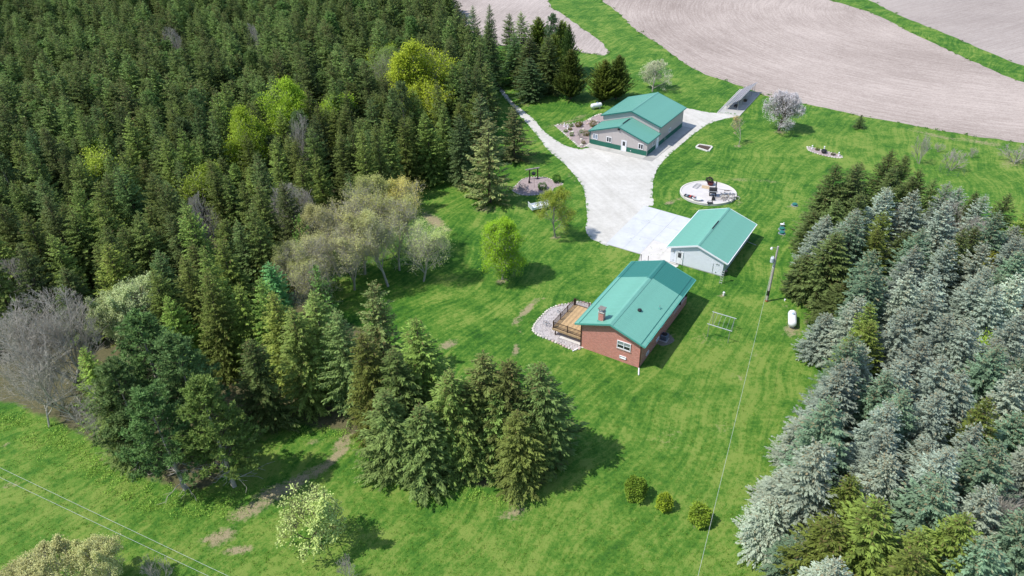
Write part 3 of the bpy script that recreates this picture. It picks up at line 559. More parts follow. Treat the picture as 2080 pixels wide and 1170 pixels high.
# ---------------- single trees that can be told apart ----------------
GS = 'spruces standing in the front of the wood'
DK, MD, OL, YG, BG = (.82, .95, .9), (1, 1.1, 1), (1.15, 1.0, .75), (1.7, 1.65, .95), (1.35, 1.6, 2.0)
FRONT = [  # key, top px, py, height, radius, tint, label
    ('bigspruce0', 980, 724, 13, 3.8, (1.3, 1.2, 1.0), 'tall spruce with brown cone-laden top, back left of the cluster jutting into the lawn'),
    ('spruce1', 1028, 733, 12.8, 3.6, (1.3, 1.25, 1.0), 'slim dark spruce between two cone-topped spruces at the back of the lawn cluster'),
    ('bigspruce1', 1099, 741, 12.8, 4.3, (1.15, 1.3, 1.1), 'broad spruce at the right edge of the lawn cluster, nearest the brick house'),
    ('spruce2', 1058, 842, 9.6, 3.2, (1.5, 1.45, 1.0), 'small light green spruce with bare dead twigs, foremost of the lawn cluster'),
    ('bigspruce0', 906, 755, 12.2, 3.8, (1.5, 1.6, 1.1), 'light green pointed spruce at the left front of the lawn cluster'),
    ('spruce3', 955, 775, 10.6, 3.5, (1.35, 1.4, 1.0), 'olive spruce squeezed in the middle of the lawn cluster'),
    ('spruce0', 1010, 800, 9.4, 3.2, (1.25, 1.35, 1.0), 'low spruce filling the middle of the lawn cluster behind the foremost one'),
    ('spruce1', 940, 850, 7.2, 2.9, (1.35, 1.4, 1.0), 'short spruce skirting the left front foot of the lawn cluster'),
    ('bigspruce1', 850, 664, 14, 4.1, (1.7, 1.95, 1.2), 'bright green broad double-topped spruce left of the bare tan lawn patch'),
    ('spruce2', 806, 718, 12.5, 3.6, (1.3, 1.5, 1.15), 'mid green spruce just left of the double-topped bright green one'),
    ('bigspruce0', 740, 677, 13.5, 3.3, (1.5, 1.4, .85), 'yellow-green spruce with rusty brown tip beside the end of the dirt track'),
    ('opensp', 755, 578, 13, 3.6, (1.5, 1.5, 1.4), 'greyish open spruce right in front of the budding grove trunks'),
    ('spruce3', 690, 640, 13, 3.2, (1.35, 1.4, 1.3), 'grey-green spruce between the budding grove and the yellow-green spruce'),
    ('bigspruce1', 640, 600, 14, 3.3, (1.5, 1.5, 1.1), 'tall spruce with drooping grey-green branches behind the track clearing'),
    ('bigspruce0', 588, 630, 13.5, 3.4, (1.7, 1.75, 1.2), 'light green spruce with long drooping boughs above the shaded clearing'),
    ('spruce0', 557, 594, 13.5, 2.9, (1.55, 1.35, .8), 'olive spruce with brown-tinged pointed top in the row behind the clearing'),
    ('spruce1', 521, 572, 13.5, 2.8, (1.45, 1.75, 1.0), 'narrow fresh green pointed spruce, second from the left of the row behind the clearing'),
    ('spruce2', 477, 581, 12.5, 2.6, (1.7, 1.75, 1.0), 'pale yellow-green narrow spruce at the left end of the row behind the clearing'),
    ('bigspruce1', 500, 690, 12, 3.2, (1.0, 1.1, .9), 'dark drooping spruce standing at the shaded back of the clearing'),
    ('spruce3', 342, 603, 11.5, 2.6, (1.6, 1.85, 1.0), 'fresh green spruce with a blunt top right of the pale budding willow'),
    ('spruce1', 376, 522, 13.5, 3.2, (1.25, 1.2, .75), 'olive brown spruce rising behind the blunt-topped fresh green spruce'),
    ('bigspruce0', 222, 500, 13.5, 3.9, (1.35, 1.25, .65), 'broad olive-gold spruce standing above the pale budding willow'),
    ('spruce0', 445, 492, 13.5, 3.7, (1.3, 1.35, .75), 'broad olive-green spruce in the middle of the wood behind the front row'),
    ('spruce3', 315, 515, 12.5, 3.0, (1.2, 1.5, 1.4), 'bluish green spruce between two olive spruces behind the front row'),
    ('youngspruce', 599, 451, 11, 2.0, (1.5, 2.2, 1.3), 'small bright green spruce poking up at the left edge of the budding grove'),
    ('youngspruce', 641, 546, 9, 1.8, (1.3, 2.0, 1.4), 'small dark green spruce inside the lower left of the budding grove'),
    ('spruce2', 545, 535, 10.5, 2.9, (1.2, 1.9, 1.9), 'soft blue-green conifer left of the budding grove trunks'),
    ('spruce0', 161, 712, 10.5, 2.4, (1.7, 1.8, 1.0), 'small light green spruce right of the bare grey thicket'),
    ('spruce1', 210, 780, 10.2, 2.9, (1.3, 1.4, 1.1), 'scruffy dull green spruce at the lawn side between thicket and pines'),
    ('spruce3', 45, 440, 13.5, 3.0, (1.2, 1.2, .8), 'olive spruce near the left frame edge above the bare grey thicket'),
    ('spruce1', 105, 480, 13, 2.8, (1.25, 1.25, .8), 'narrow olive spruce just above the bare grey thicket'),
    ('opensp', 988, 246, 14.5, 4.9, (1.75, 1.55, 1.6), 'tall grey-green open spruce alone on the lawn left of the flower bed'),
    ('opensp', 1042, 218, 10.5, 3.8, (1.6, 1.6, 1.75), 'grey-blue spruce beside the gravel drive behind the tall lawn spruce'),
    ('opensp', 973, 196, 13, 3.6, (1.3, 1.4, 1.6), 'dark blue-grey spruce at the wood edge nearest the tall lawn spruce'),
    ('spruce2', 930, 235, 13, 3.0, (1.0, 1.15, 1.2), 'dark spruce in the corner of the wood beside the shaded lawn'),
    ('opensp', 708, 352, 9.5, 2.2, (.9, 1.4, 1.3), 'small dark green spruce rising just behind the budding grove top'),
    ('spruce0', 993, 12, 15, 2.9, (.9, 1.05, 1.0), 'tall spruce at the far road-side corner of the wood, against the tilled field'),
    ('spruce1', 962, 15, 15, 2.9, (.85, 1.05, 1.0), 'second tall spruce from the far road-side corner of the wood'),
    ('spruce3', 928, 8, 15, 2.9, (.85, 1.0, .95), 'third tall spruce from the far road-side corner of the wood'),
    ('spruce2', 993, 50, 15, 3.3, (1.0, 1.15, 1.1), 'spruce in front of the tall corner spruce beside the road'),
    ('spruce0', 975, 95, 15, 3.4, (.9, 1.0, .9), 'dark spruce overhanging the road at the edge of the wood'),
    ('bigspruce1', 1034, 30, 13, 3.6, (1.0, 1.2, 1.0), 'pointed spruce at the far left of the clump across the road'),
    ('spruce1', 1058, 28, 14, 3.8, (1.1, 1.25, .85), 'tallest pointed spruce at the back of the clump across the road'),
    ('cedar0', 1092, 38, 12, 3.7, (1.1, 1.2, .8), 'round-topped yellow-green cedar at the back of the clump across the road'),
    ('pine1', 1121, 34, 14, 2.6, (.8, .9, 1.1), 'dark blue-green pine sticking out of the back of the clump across the road'),
    ('cedar1', 1140, 44, 12.5, 3.6, (1.1, 1.2, .8), 'dense yellow-green cedar at the right back of the clump across the road'),
    ('cedar0', 1155, 52, 12.5, 1.8, (.45, .6, .6), 'narrow dark columnar cedar at the right side of the clump across the road'),
    ('cedar1', 1128, 72, 12, 2.9, (1.2, 1.25, .8), 'leafy yellow-green cedar in the middle right of the clump across the road'),
    ('bigspruce1', 1072, 75, 12.5, 4.2, (.8, .85, .75), 'broad dark spruce in the middle of the clump across the road'),
    ('bigspruce0', 1112, 75, 12.8, 4.4, (.75, .8, .65), 'broad brownish dark spruce in front of the yellow-green cedars across the road'),
    ('spruce2', 1042, 70, 12, 3.6, (.8, 1.0, .95), 'dark spruce on the road side of the clump across the road'),
    ('bigspruce1', 1078, 118, 9.6, 4.0, (.7, .9, .95), 'dark bluish spruce with skirt to the ground, foremost of the clump across the road'),
    ('cedar0', 1161, 104, 10.8, 3.1, (.65, .75, .5), 'conical brown-green cedar standing apart at the right end of the clump'),
    ('cedar1', 1229, 124, 9.2, 3.1, (.85, .85, .5), 'left of the pair of conical cedars behind the white gas tank and shed'),
    ('cedar0', 1256, 115, 9.6, 2.9, (.7, .8, .55), 'right and taller of the pair of conical cedars beside the shed'),
    ('spruce2', 775, 800, 10.5, 3.6, (1.25, 1.3, 1.1), 'grey-green low spruce with wide skirt left of the light green pointed one'),
    ('spruce0', 850, 832, 9.5, 3.5, (1.2, 1.3, 1.1), 'low dull spruce filling the foot of the front row right of the dirt track'),
    ('pine2', 225, 745, 12.6, 3.4, (.95, 1.0, .9), 'small dull pine at the left of the pair, next to the scruffy spruce'),
    ('pine0', 268, 650, 14.5, 4.4, (.8, 1.0, .8), 'large deep green long-needled pine above the lawn corner, left of the pair'),
    ('pine1', 351, 690, 14, 3.9, (.9, 1.05, .95), 'blue-green tufted pine behind the pine with the bare white branches'),
    ('pine2', 407, 785, 13.4, 3.7, (1.25, 1.3, .85), 'bright green pine with bare white lower branches, foremost beside the clearing'),
    ('pine0', 300, 800, 12.8, 3.7, (.9, 1.15, .95), 'ragged pine with grey dead lower branches at the lawn edge'),
    ('budding0', 745, 385, 12, 5.0, (.95, 1.05, .8), 'tall budding tree with yellow twig tips at the back of the grove'),
    ('budding0', 825, 378, 11, 4.2, (1.15, 1.0, .7), 'budding tree with orange-yellow twig tips, back right of the grove'),
    ('budding0', 665, 425, 11, 4.4, (1, 1, .9), 'grey-twigged budding tree at the left back of the grove'),
    ('budding1', 700, 470, 9.5, 4.2, (.9, .9, .9), 'mostly bare tree at the left front of the grove'),
    ('budding0', 770, 450, 10.5, 4.4, (1, 1.05, 1), 'budding tree in the middle of the grove with a dark straight trunk'),
    ('budding1', 850, 470, 8.2, 4.0, (.95, 1.1, .9), 'low spreading budding tree at the right front of the grove by the lawn'),
    ('budding1', 640, 500, 9.5, 3.6, (1, 1, 1), 'pale grey-green budding tree at the left front of the grove'),
    ('yellowbush', 270, 590, 9, 3.5, (1.15, 1.35, 1.5), 'pale silvery green budding willow between the spruces'),
    ('yellowbush', 215, 620, 8, 3.0, (1.1, 1.3, 1.4), 'lower pale budding willow crown next to the bare thicket'),
    ('budding1', 720, 420, 11, 4.8, (.95, .95, .8), 'wide budding crown filling the middle top of the grove'),
    ('budding1', 795, 420, 10.5, 4.2, (.95, 1.0, .8), 'fine-twigged budding tree right of the tallest one in the grove'),
    ('budding1', 630, 545, 8, 3.6, (.9, .95, .8), 'low greyish budding tree at the lower left foot of the grove'),
    ('budding1', 600, 500, 9, 3.2, (.9, 1.0, .8), 'greyish budding tree touching the spruces at the left of the grove'),
    ('bare0', 75, 610, 12, 5.0, (1, 1, 1), 'large bare grey tree at the left edge of the picture'),
    ('bare1', 130, 650, 11, 4.2, (1, 1, 1), 'bare grey tree right of the large one in the thicket'),
    ('bare0', 20, 660, 11.5, 4.6, (1, 1, 1), 'bare grey tree cut by the left frame edge'),
    ('bare1', 90, 720, 9.8, 4.2, (1, 1, 1), 'low bare grey tree at the front of the thicket by the grass'),
    ('bare1', 35, 740, 9, 4.0, (1, 1, 1), 'low bare grey brush at the left front corner of the thicket'),
    ('bare1', 170, 800, 7.8, 3.2, (.9, 1, .9), 'bare brush in front of the small light green spruce'),
    ('bare1', 20, 540, 9, 3.2, (1, 1, 1), 'bare grey tree among the spruces at the left frame edge'),
    ('bare0', 590, 390, 11, 3.4, (1, 1, 1), 'bare pale-branched tree in the gap left of the budding grove'),
    ('bare1', 410, 405, 12, 2.6, (1, 1, 1), 'bare white-branched tree between olive spruces in the wood'),
    ('lime1', 732, 64, 15, 4.0, (.95, 1, .8), 'small lime-green leafing tree alone far back in the wood'),
    ('lime0', 855, 112, 16.5, 6.2, (1.15, 1.05, .8), 'largest yellow-green leafing tree near the road edge of the wood'),
    ('lime1', 903, 150, 15.5, 5.2, (1.15, 1.05, .8), 'yellow-green leafing tree on the road side of the largest one'),
    ('budding0', 790, 115, 14.5, 4.4, (.6, .85, .5), 'dull olive budding tree left of the largest yellow-green tree'),
    ('lime0', 558, 184, 14.8, 4.4, (1, 1.08, .8), 'bright lime-green leafing tree, middle of the three in the wood'),
    ('lime1', 626, 168, 14.8, 4.0, (1, 1.08, .8), 'bright lime-green leafing tree, upper right of the three in the wood'),
    ('lime0', 478, 246, 14, 4.0, (1, 1.1, .8), 'bright lime-green leafing tree, lower left of the three in the wood'),
    ('lime1', 152, 288, 14, 4.6, (1, .9, 1), 'yellowish leafing tree standing in the left part of the wood'),
    ('lime1', 350, 322, 14, 3.8, (.75, .75, .8), 'dull yellow leafing tree half hidden between spruces in the wood'),
    ('bare0', 345, 66, 13, 2.6, (1, 1, 1), 'bare grey tree far back in the wood'),
    ('bare1', 510, 59, 13, 2.4, (.9, .9, .9), 'bare grey-brown tree far back right in the wood'),
    ('bare1', 605, 245, 13.5, 2.8, (1, 1, 1), 'bare grey tree just below the three lime-green trees'),
]
for key, px, py, H, Rw, tint, lab in FRONT:
    nm = {'spruce': 'spruce_tree', 'bigspru': 'spruce_tree', 'opensp': 'spruce_tree', 'youngsp': 'spruce_tree', 'cedar': 'cedar_tree', 'pine': 'pine_tree', 'lime': 'leafing_tree', 'bare': 'bare_tree', 'budding': 'budding_tree', 'yellowb': 'budding_tree'}
    name = next(v for k, v in nm.items() if key.startswith(k)); grp = {'spruce_tree': 'spruce trees of the wood', 'budding_tree': 'budding trees', 'bare_tree': 'bare grey trees', 'leafing_tree': 'leafing trees in the wood', 'cedar_tree': 'cedars by the road', 'pine_tree': 'pines'}[name]
    plant_top(key, px, py, H, Rw, name, lab, 'tree', grp, tint)

# ---------------- the wood ----------------
FTOP = [(-140, -60), (905, -60), (925, -5), (900, 10), (935, 20), (1000, 60), (990, 120), (975, 180), (945, 215), (905, 222), (870, 236), (820, 250), (760, 262), (715, 292), (660, 318), (610, 352), (570, 420), (555, 500),
        (505, 552), (460, 560), (330, 560), (240, 545), (120, 560), (0, 540), (-140, 560)]
cand = []
yy = 40.0
while yy < 330:
    xx = -230.0
    while xx < 20:
        x = xx+random.uniform(-1.5, 1.5); y = yy+random.uniform(-1.5, 1.5); H = random.uniform(10.2, 15.2); u, v = proj((x, y, H))
        if inpoly(u, v, FTOP) and random.random() > .035 and all((x-a)**2+(y-b_)**2 > (1.9+.42*c)**2 for a, b_, c in TREES): cand.append((math.hypot(x, y), x, y, H, u, v))
        xx += 3.75
    yy += 3.75
cand.sort(key=lambda c: c[0])
LANDMARKS = [(732, 90, 'small lime-green tree far back'), (870, 160, 'largest yellow-green tree of the wood'), (558, 210, 'middle one of three lime-green trees'), (626, 190, 'upper right of three lime-green trees'),
             (478, 270, 'lower left of three lime-green trees'), (152, 310, 'yellowish tree at left in the wood'), (350, 345, 'dull yellow tree in the wood'), (600, 430, 'bare tree left of the budding grove'), (410, 440, 'bare white-branched tree in the wood'),
             (222, 520, 'broad olive-gold spruce above the willow'), (60, 620, 'bare grey thicket at the left edge'), (445, 520, 'broad olive-green mid-wood spruce'), (730, 420, 'budding grove'), (345, 80, 'bare grey tree far back in the wood'), (800, 330, 'shaded lawn corner of the wood')]
ORD = ['nearest', 'second', 'third', 'fourth', 'fifth', 'sixth', 'seventh', 'eighth', 'ninth', 'tenth', 'eleventh', 'twelfth', 'thirteenth', 'fourteenth', 'fifteenth', 'sixteenth', 'seventeenth', 'eighteenth']
def where_of(u, v, marks):
    d, mu, mv, nm_ = min((math.hypot(u-a, v-b_), a, b_, c) for a, b_, c in marks)
    an = math.degrees(math.atan2(v-mv, u-mu)) % 360; return d, ('right of', 'lower right of', 'below', 'lower left of', 'left of', 'upper left of', 'above', 'upper right of')[int(((an+22.5) % 360)//45)]+' the '+nm_
def label_all(items, marks, fmt):                            # items: (object, tone+kind, u, v): rank the alike ones round each landmark
    sets = {}
    for o, kd, u, v in items:
        d, wh = where_of(u, v, marks); sets.setdefault((kd, wh), []).append((d, o))
    for (kd, wh), L_ in sets.items():
        for i, (d, o) in enumerate(sorted(L_, key=lambda q: q[0])): o['label'] = (f'{kd}, {ORD[min(i, len(ORD)-1)]} {wh}' if len(L_) > 1 else f'{kd} {wh}')
NW = 205; wood_items = []
for i, (d, x, y, H, u, v) in enumerate(cand[:NW]):
    k = random.random(); tone, tint = (('dark green', (random.uniform(.78, .95), .95, .85)) if k < .3 else ('olive green', (random.uniform(1.0, 1.15), 1.12, .8)) if k < .66 else
                                       ('yellowish green', (random.uniform(1.25, 1.4), 1.35, .85)) if k < .92 else ('bluish green', (.95, random.uniform(1.1, 1.3), 1.3)))
    key = random.choice(('spruce0', 'spruce1', 'spruce2', 'spruce3', 'bigspruce0', 'bigspruce1')); ty = 'spruce'
    if tone == 'bluish green' and random.random() < .5: key = random.choice(('pine0', 'pine2')); ty = 'pine'; tint = (1, 1, 1)
    w_ = random.uniform(2.5, 3.3)
    t = plant(key, (x, y), H*random.uniform(.96, 1.06), w_, ty+'_tree', 'x', 'tree', ty+' trees packed in the wood', tint); wood_items.append((t, f'{tone} {ty}', u, v))
    TREES.append((x, y, w_))
label_all(wood_items, LANDMARKS, None)
stuff_pts = cand[NW:]
def instanced(name, pts, keys, kind='stuff', tint=(1, 1, 1)):
    """one object: points carrying whole trees through geometry nodes"""
    me = bpy.data.meshes.new(name); me.vertices.add(len(pts)); me.vertices.foreach_set('co', np.array([(p[0], p[1], 0) for p in pts], np.float32).ravel())
    for an, vals in (('size', [p[2] for p in pts]), ('wide', [p[3] for p in pts]), ('turn', [random.uniform(0, 6.28) for p in pts]), ('tiltx', [random.gauss(0, .03) for p in pts]), ('tilty', [random.gauss(0, .03) for p in pts])):
        a = me.attributes.new(an, 'FLOAT', 'POINT'); a.data.foreach_set('value', np.array(vals, np.float32))
    a = me.attributes.new('pick', 'INT', 'POINT'); a.data.foreach_set('value', np.array([random.randrange(len(keys)) for p in pts], np.int32))
    o = bpy.data.objects.new(name, me); COL.objects.link(o); o.color = (*tint, 1)
    pc_ = bpy.data.collections.new(name+'_kinds')            # not linked to the scene: only feeds the node tree
    for k in keys:
        h, r, crown, trunk = PROTO[k][:4]; j = bpy.data.objects.new('kind_'+k, crown); pc_.objects.link(j)
    g = bpy.data.node_groups.new(name, 'GeometryNodeTree'); g.interface.new_socket('Geometry', in_out='INPUT', socket_type='NodeSocketGeometry'); g.interface.new_socket('Geometry', in_out='OUTPUT', socket_type='NodeSocketGeometry')
    n = g.nodes; L = g.links; gi = n.new('NodeGroupInput'); go = n.new('NodeGroupOutput'); ci = n.new('GeometryNodeCollectionInfo'); ci.inputs['Collection'].default_value = pc_; ci.inputs['Separate Children'].default_value = True
    ip = n.new('GeometryNodeInstanceOnPoints'); ip.inputs['Pick Instance'].default_value = True
    def na(nm_, ty='FLOAT'):
        q = n.new('GeometryNodeInputNamedAttribute'); q.data_type = ty; q.inputs['Name'].default_value = nm_; return q.outputs['Attribute']
    cs = n.new('ShaderNodeCombineXYZ'); L.new(na('wide'), cs.inputs[0]); L.new(na('wide'), cs.inputs[1]); L.new(na('size'), cs.inputs[2]); cr_ = n.new('ShaderNodeCombineXYZ'); L.new(na('turn'), cr_.inputs[2]); [L.new(na(t_), cr_.inputs[k_]) for k_, t_ in ((0, 'tiltx'), (1, 'tilty'))]
    L.new(gi.outputs[0], ip.inputs['Points']); L.new(ci.outputs[0], ip.inputs['Instance']); L.new(na('pick', 'INT'), ip.inputs['Instance Index']); L.new(cs.outputs[0], ip.inputs['Scale']); L.new(cr_.outputs[0], ip.inputs['Rotation'])
    L.new(ip.outputs[0], go.inputs[0]); md = o.modifiers.new('trees', 'NODES'); md.node_group = g; return tag(o, kind=kind)
o = instanced('far_spruce_wood', [(x, y, H/12.8*random.uniform(.95, 1.08), random.uniform(.92, 1.14)) for d, x, y, H, u, v in stuff_pts], ['far0', 'far1', 'spruce0', 'spruce1', 'spruce2', 'spruce3', 'bigspruce0', 'bigspruce1', 'pine2', 'opensp'], tint=(1.12, 1.22, .95))
tag(o, 'dense dark spruce wood filling the far left of the picture', 'wood')

# ---------------- blue spruce grove on the right ----------------
Bc, Gr, Ol, Dg, Pl = (1, 1, 1), (.62, .78, .6), (.75, .85, .38), (.3, .42, .3), (1.25, 1.2, 1.15)
GROVE = [(1702, 338, 12, 3.2, 'd'), (1812, 307, 12, 2.8, 'd'), (1844, 317, 11, 2.4, 'd'), (1750, 334, 12.5, 3.1, 'd'), (1873, 350, 11.5, 2.8, 'd'), (1899, 366, 11, 2.4, 'd'), (1924, 376, 11.5, 2.8, 'b'), (1795, 382, 12.5, 3.2, 'b'), (1863, 392, 12, 3.0, 'b'),
         (1747, 395, 12, 2.8, 'd'), (1983, 391, 10.5, 2.4, 'd'), (2000, 400, 11, 2.7, 'b'), (2044, 397, 11, 2.6, 'd'), (1685, 385, 12.5, 3.7, 'd'), (1733, 440, 12, 3.2, 'g'), (1795, 433, 11, 2.6, 'o'), (1924, 416, 12, 3.0, 'b'), (1873, 468, 11.5, 3.0, 'g'),
         (1790, 468, 10.5, 2.6, 'o'), (1924, 491, 11.5, 2.8, 'b'), (1781, 511, 11.5, 3.1, 'g'), (1866, 507, 11.5, 3.1, 'b'), (2027, 433, 11.5, 3.0, 'g'), (1702, 478, 13, 3.8, 'd'), (1849, 555, 11.5, 2.9, 'p'), (1771, 550, 11.5, 3.2, 'g'), (1907, 556, 10.5, 2.8, 'b'),
         (2068, 485, 11, 2.8, 'b'), (1986, 567, 11, 2.8, 'b'), (2024, 586, 11, 3.0, 'b'), (1900, 596, 10.5, 2.7, 'b'), (1839, 627, 11.5, 3.0, 'b'), (1765, 620, 11.5, 2.4, 'o'), (1772, 655, 10.5, 2.6, 'o'), (2068, 560, 11.5, 2.9, 'p'), (1829, 734, 12, 2.9, 'b'),
         (1922, 730, 12, 3.0, 'b'), (2030, 704, 11.5, 3.1, 'g'), (1705, 812, 13, 3.2, 'g'), (1809, 818, 12, 2.9, 'b'), (1837, 796, 12, 2.8, 'g'), (1910, 800, 12, 2.9, 'b'), (1673, 901, 12.5, 3.4, 'p'), (1797, 877, 12, 2.9, 'b'), (1800, 930, 11, 3.0, 'p'), (1918, 909, 12, 3.2, 'b'),
         (2034, 901, 12, 3.3, 'g'), (2018, 824, 12, 2.9, 'o'), (1729, 971, 10, 2.5, 'o'), (1789, 1031, 12, 3.9, 'o'), (1914, 973, 12, 3.4, 'g'), (2010, 990, 11, 2.7, 'p'), (1955, 1050, 11.5, 3.3, 'o'), (2014, 1105, 11, 3.1, 'g'), (1640, 850, 11, 3.1, 'p'), (1600, 955, 10.5, 3.3, 'p'),
         (1575, 1015, 8.5, 2.8, 'p'), (1720, 735, 12, 3.3, 'b'), (1740, 690, 12, 3.1, 'g'), (1700, 765, 10.5, 2.9, 'b'), (1975, 655, 11.5, 2.9, 'b'), (1940, 640, 11, 2.7, 'b'), (2070, 640, 11, 2.8, 'b'), (2080, 760, 11.5, 2.9, 'p'), (1960, 760, 11.5, 2.8, 'b'),
         (1990, 870, 11, 2.7, 'b'), (1870, 690, 11.5, 2.9, 'b'), (1690, 1060, 9.5, 3.4, 'o'), (1640, 1090, 8.5, 3.0, 'g'), (1870, 1090, 10, 3.2, 'o'), (1800, 760, 11, 2.8, 'g'), (1680, 640, 10, 2.9, 'b'), (1715, 575, 12, 3.2, 'd'), (1640, 520, 10.5, 3.2, 'd'), (1655, 430, 11, 3.0, 'd')]
tones = {'b': ('silvery blue', Bc, 'blue'), 'p': ('pale frosty green', Pl, 'blue'), 'g': ('grey-green', Gr, 'blue'), 'o': ('yellow-green', (1.3, 1.28, .75), 'spruce'), 'd': ('dark olive', (.92, .95, .85), 'spruce')}
edge_lab = {(1702, 338): 'dark spruce with a spiky open top at the upper left tip of the right-hand grove', (1812, 307): 'dark brown-tipped spruce at the very top of the right-hand grove', (1844, 317): 'slim dark spruce, second at the top of the right-hand grove',
            (1685, 385): 'broad dark olive spruce at the lawn corner of the grove, level with the garage', (1702, 478): 'broad dark spruce beside the lawn facing the utility pole', (1655, 430): 'dark spruce touching the lawn near the small green lid',
            (1640, 520): 'dark low-skirted spruce nearest the top of the utility pole', (1680, 640): 'silvery spruce standing right beside the white gas tank', (1705, 812): 'grey-green spruce with golden cone-laden top halfway down the lawn edge',
            (1673, 901): 'pale spruce with cone-laden top overhanging the lawn edge', (1600, 955): 'pale frosty spruce leaning out furthest over the lower lawn', (1575, 1015): 'short pale grey spruce at the lower left corner of the grove',
            (1640, 850): 'pale spruce pushing out over the lawn above the lower corner', (1729, 971): 'yellow-green spruce standing out among pale ones in the lower grove', (1789, 1031): 'large yellow-green spruce at the bottom of the picture',
            (2010, 990): 'whitest frosty spruce at the lower right', (1955, 1050): 'yellow-green spruce right of the largest one at the bottom', (1765, 620): 'olive spruce rising behind the white gas tank', (1772, 655): 'yellow-green low spruce just right of the gas tank',
            (1795, 433): 'olive pointed spruce between blue spruces in the upper grove', (2034, 901): 'broad grey-green spruce near the right frame edge below the lime bush', (1739, 440): 'x'}
EDGE = [(300, 1640), (380, 1655), (420, 1612), (500, 1612), (560, 1598), (600, 1600), (640, 1640), (700, 1650), (760, 1640), (820, 1612), (880, 1592), (950, 1570), (1020, 1535), (1060, 1520), (1120, 1525), (1170, 1545), (1300, 1560)]
def edge_x(y):
    for (a, xa), (b_, xb) in zip(EDGE[:-1], EDGE[1:]):
        if a <= y <= b_: return xa+(xb-xa)*(y-a)/(b_-a)
    return 1560
GM = [(1607, 657, 'white gas tank'), (1960, 520, 'yellow-green leafing tree of the grove'), (2052, 650, 'yellow-green tree by the right edge'), (2075, 830, 'lime bush at the right edge'), (1790, 1050, 'largest yellow-green spruce'),
      (1705, 830, 'golden-topped spruce by the lawn'), (1850, 440, 'bare grey tree of the upper grove'), (1812, 320, 'brown-tipped spruce at the top of the grove'), (1575, 1020, 'lower left corner of the grove'), (2068, 1050, 'bare twiggy tree at the lower right'),
      (1570, 520, 'utility pole'), (1765, 630, 'olive spruce behind the gas tank'), (1795, 450, 'olive pointed spruce of the upper grove'), (1729, 985, 'yellow-green spruce of the lower grove'), (1932, 346, 'wire ring fence'), (2010, 1000, 'whitest frosty spruce')]
grove_items = []
for i, (px, py, H, Rw, c) in enumerate(GROVE):
    tone, tint, fam = tones[c]; tj = random.uniform(.82, 1.15); tint = tuple(q*tj for q in tint); key = 'blue%d' % (i % 4) if fam == 'blue' else ('bigspruce%d' % (i % 2) if i % 3 else 'spruce%d' % (i % 4))
    Rw *= 1.08
    for _ in range(30):
        x, y = top_at(px, py, H); u, v = proj((x-Rw*.9, y, .6)); 
        if u >= edge_x(v) or H < 6.5: break
        H -= .3
    Rw *= (1 if H > 8 else .85)
    lab = edge_lab.get((px, py)); t = plant_top(key, px, py, H, Rw, 'blue_spruce_tree' if fam == 'blue' else 'spruce_tree', lab or 'x', 'tree', ('blue ' if fam == 'blue' else 'green ')+'spruces of the right-hand grove', tint)
    if not lab: grove_items.append((t, tone+' spruce', px, py))
GT = [(1700, 350), (1812, 312), (1900, 370), (2040, 400), (2300, 440), (2500, 900), (2300, 1500), (1640, 1300), (1590, 1050), (1620, 950), (1660, 860), (1700, 740), (1700, 660), (1680, 560), (1670, 420)]
yy = 22.0
while yy < 130:
    xx = 10.0
    while xx < 110:
        x = xx+random.uniform(-1, 1); y = yy+random.uniform(-1, 1); H = random.uniform(8.5, 11.5); u, v = proj((x, y, H))
        if inpoly(u, v, GT) and all((x-a)**2+(y-b_)**2 > (2.9)**2 for a, b_, c in TREES) and u < 2230 and v < 1330:
            out = u > 2150 or v > 1230
            if not (out and random.random() < .3):
                tone, tint, fam = tones['d' if v < 480 and random.random() < .5 else random.choice('bbbggpo')]; half = 'upper' if v < 500 else 'middle' if v < 760 else 'lower'; side = 'left' if u < 1840 else 'right'
                TREES.append((x, y, 3)); t = plant(('blue' if fam == 'blue' else 'spruce')+str(random.randrange(4)), (x, y), H, 3.1, 'blue_spruce_tree' if fam == 'blue' else 'spruce_tree', 'x', 'tree', ('blue ' if fam == 'blue' else 'green ')+'spruces of the right-hand grove', tint); grove_items.append((t, tone+' spruce', u, v))
        xx += 3.2
    yy += 3.2
label_all(grove_items, GM, None)
for px, py, H, Rw, tint, lab in ((1960, 500, 9, 3.2, (.75, .62, .9), 'yellow-green leafing tree among blue spruces in the upper right grove'), (2052, 640, 9, 2.6, (.8, .85, .8), 'yellow-green leafing tree near the right frame edge'), (2085, 800, 9, 2.6, (1, 1.1, .8), 'bright lime leafing bush cut by the right frame edge'),
                                 (1940, 510, 8, 2.4, (.6, .5, .9), 'second dull yellow crown beside the leafing tree in the grove')):
    plant_top('lime1', px, py, H, Rw, 'leafing_tree', lab, 'tree', 'leafing trees in the right-hand grove', tint)
for px, py, H, Rw, lab in ((1850, 425, 9, 2.8, 'bare grey tree between blue spruces in the upper grove'), (1950, 420, 9, 3.0, 'bare brownish tree in the upper right grove'), (2068, 1030, 8, 3.0, 'bare grey twiggy tree in the lower right corner'), (1985, 455, 9, 2.6, 'bare twiggy tree behind the yellow-green leafing tree')):
    plant_top('bare1', px, py, H, Rw, 'bare_tree', lab, 'tree', 'bare trees in the right-hand grove')

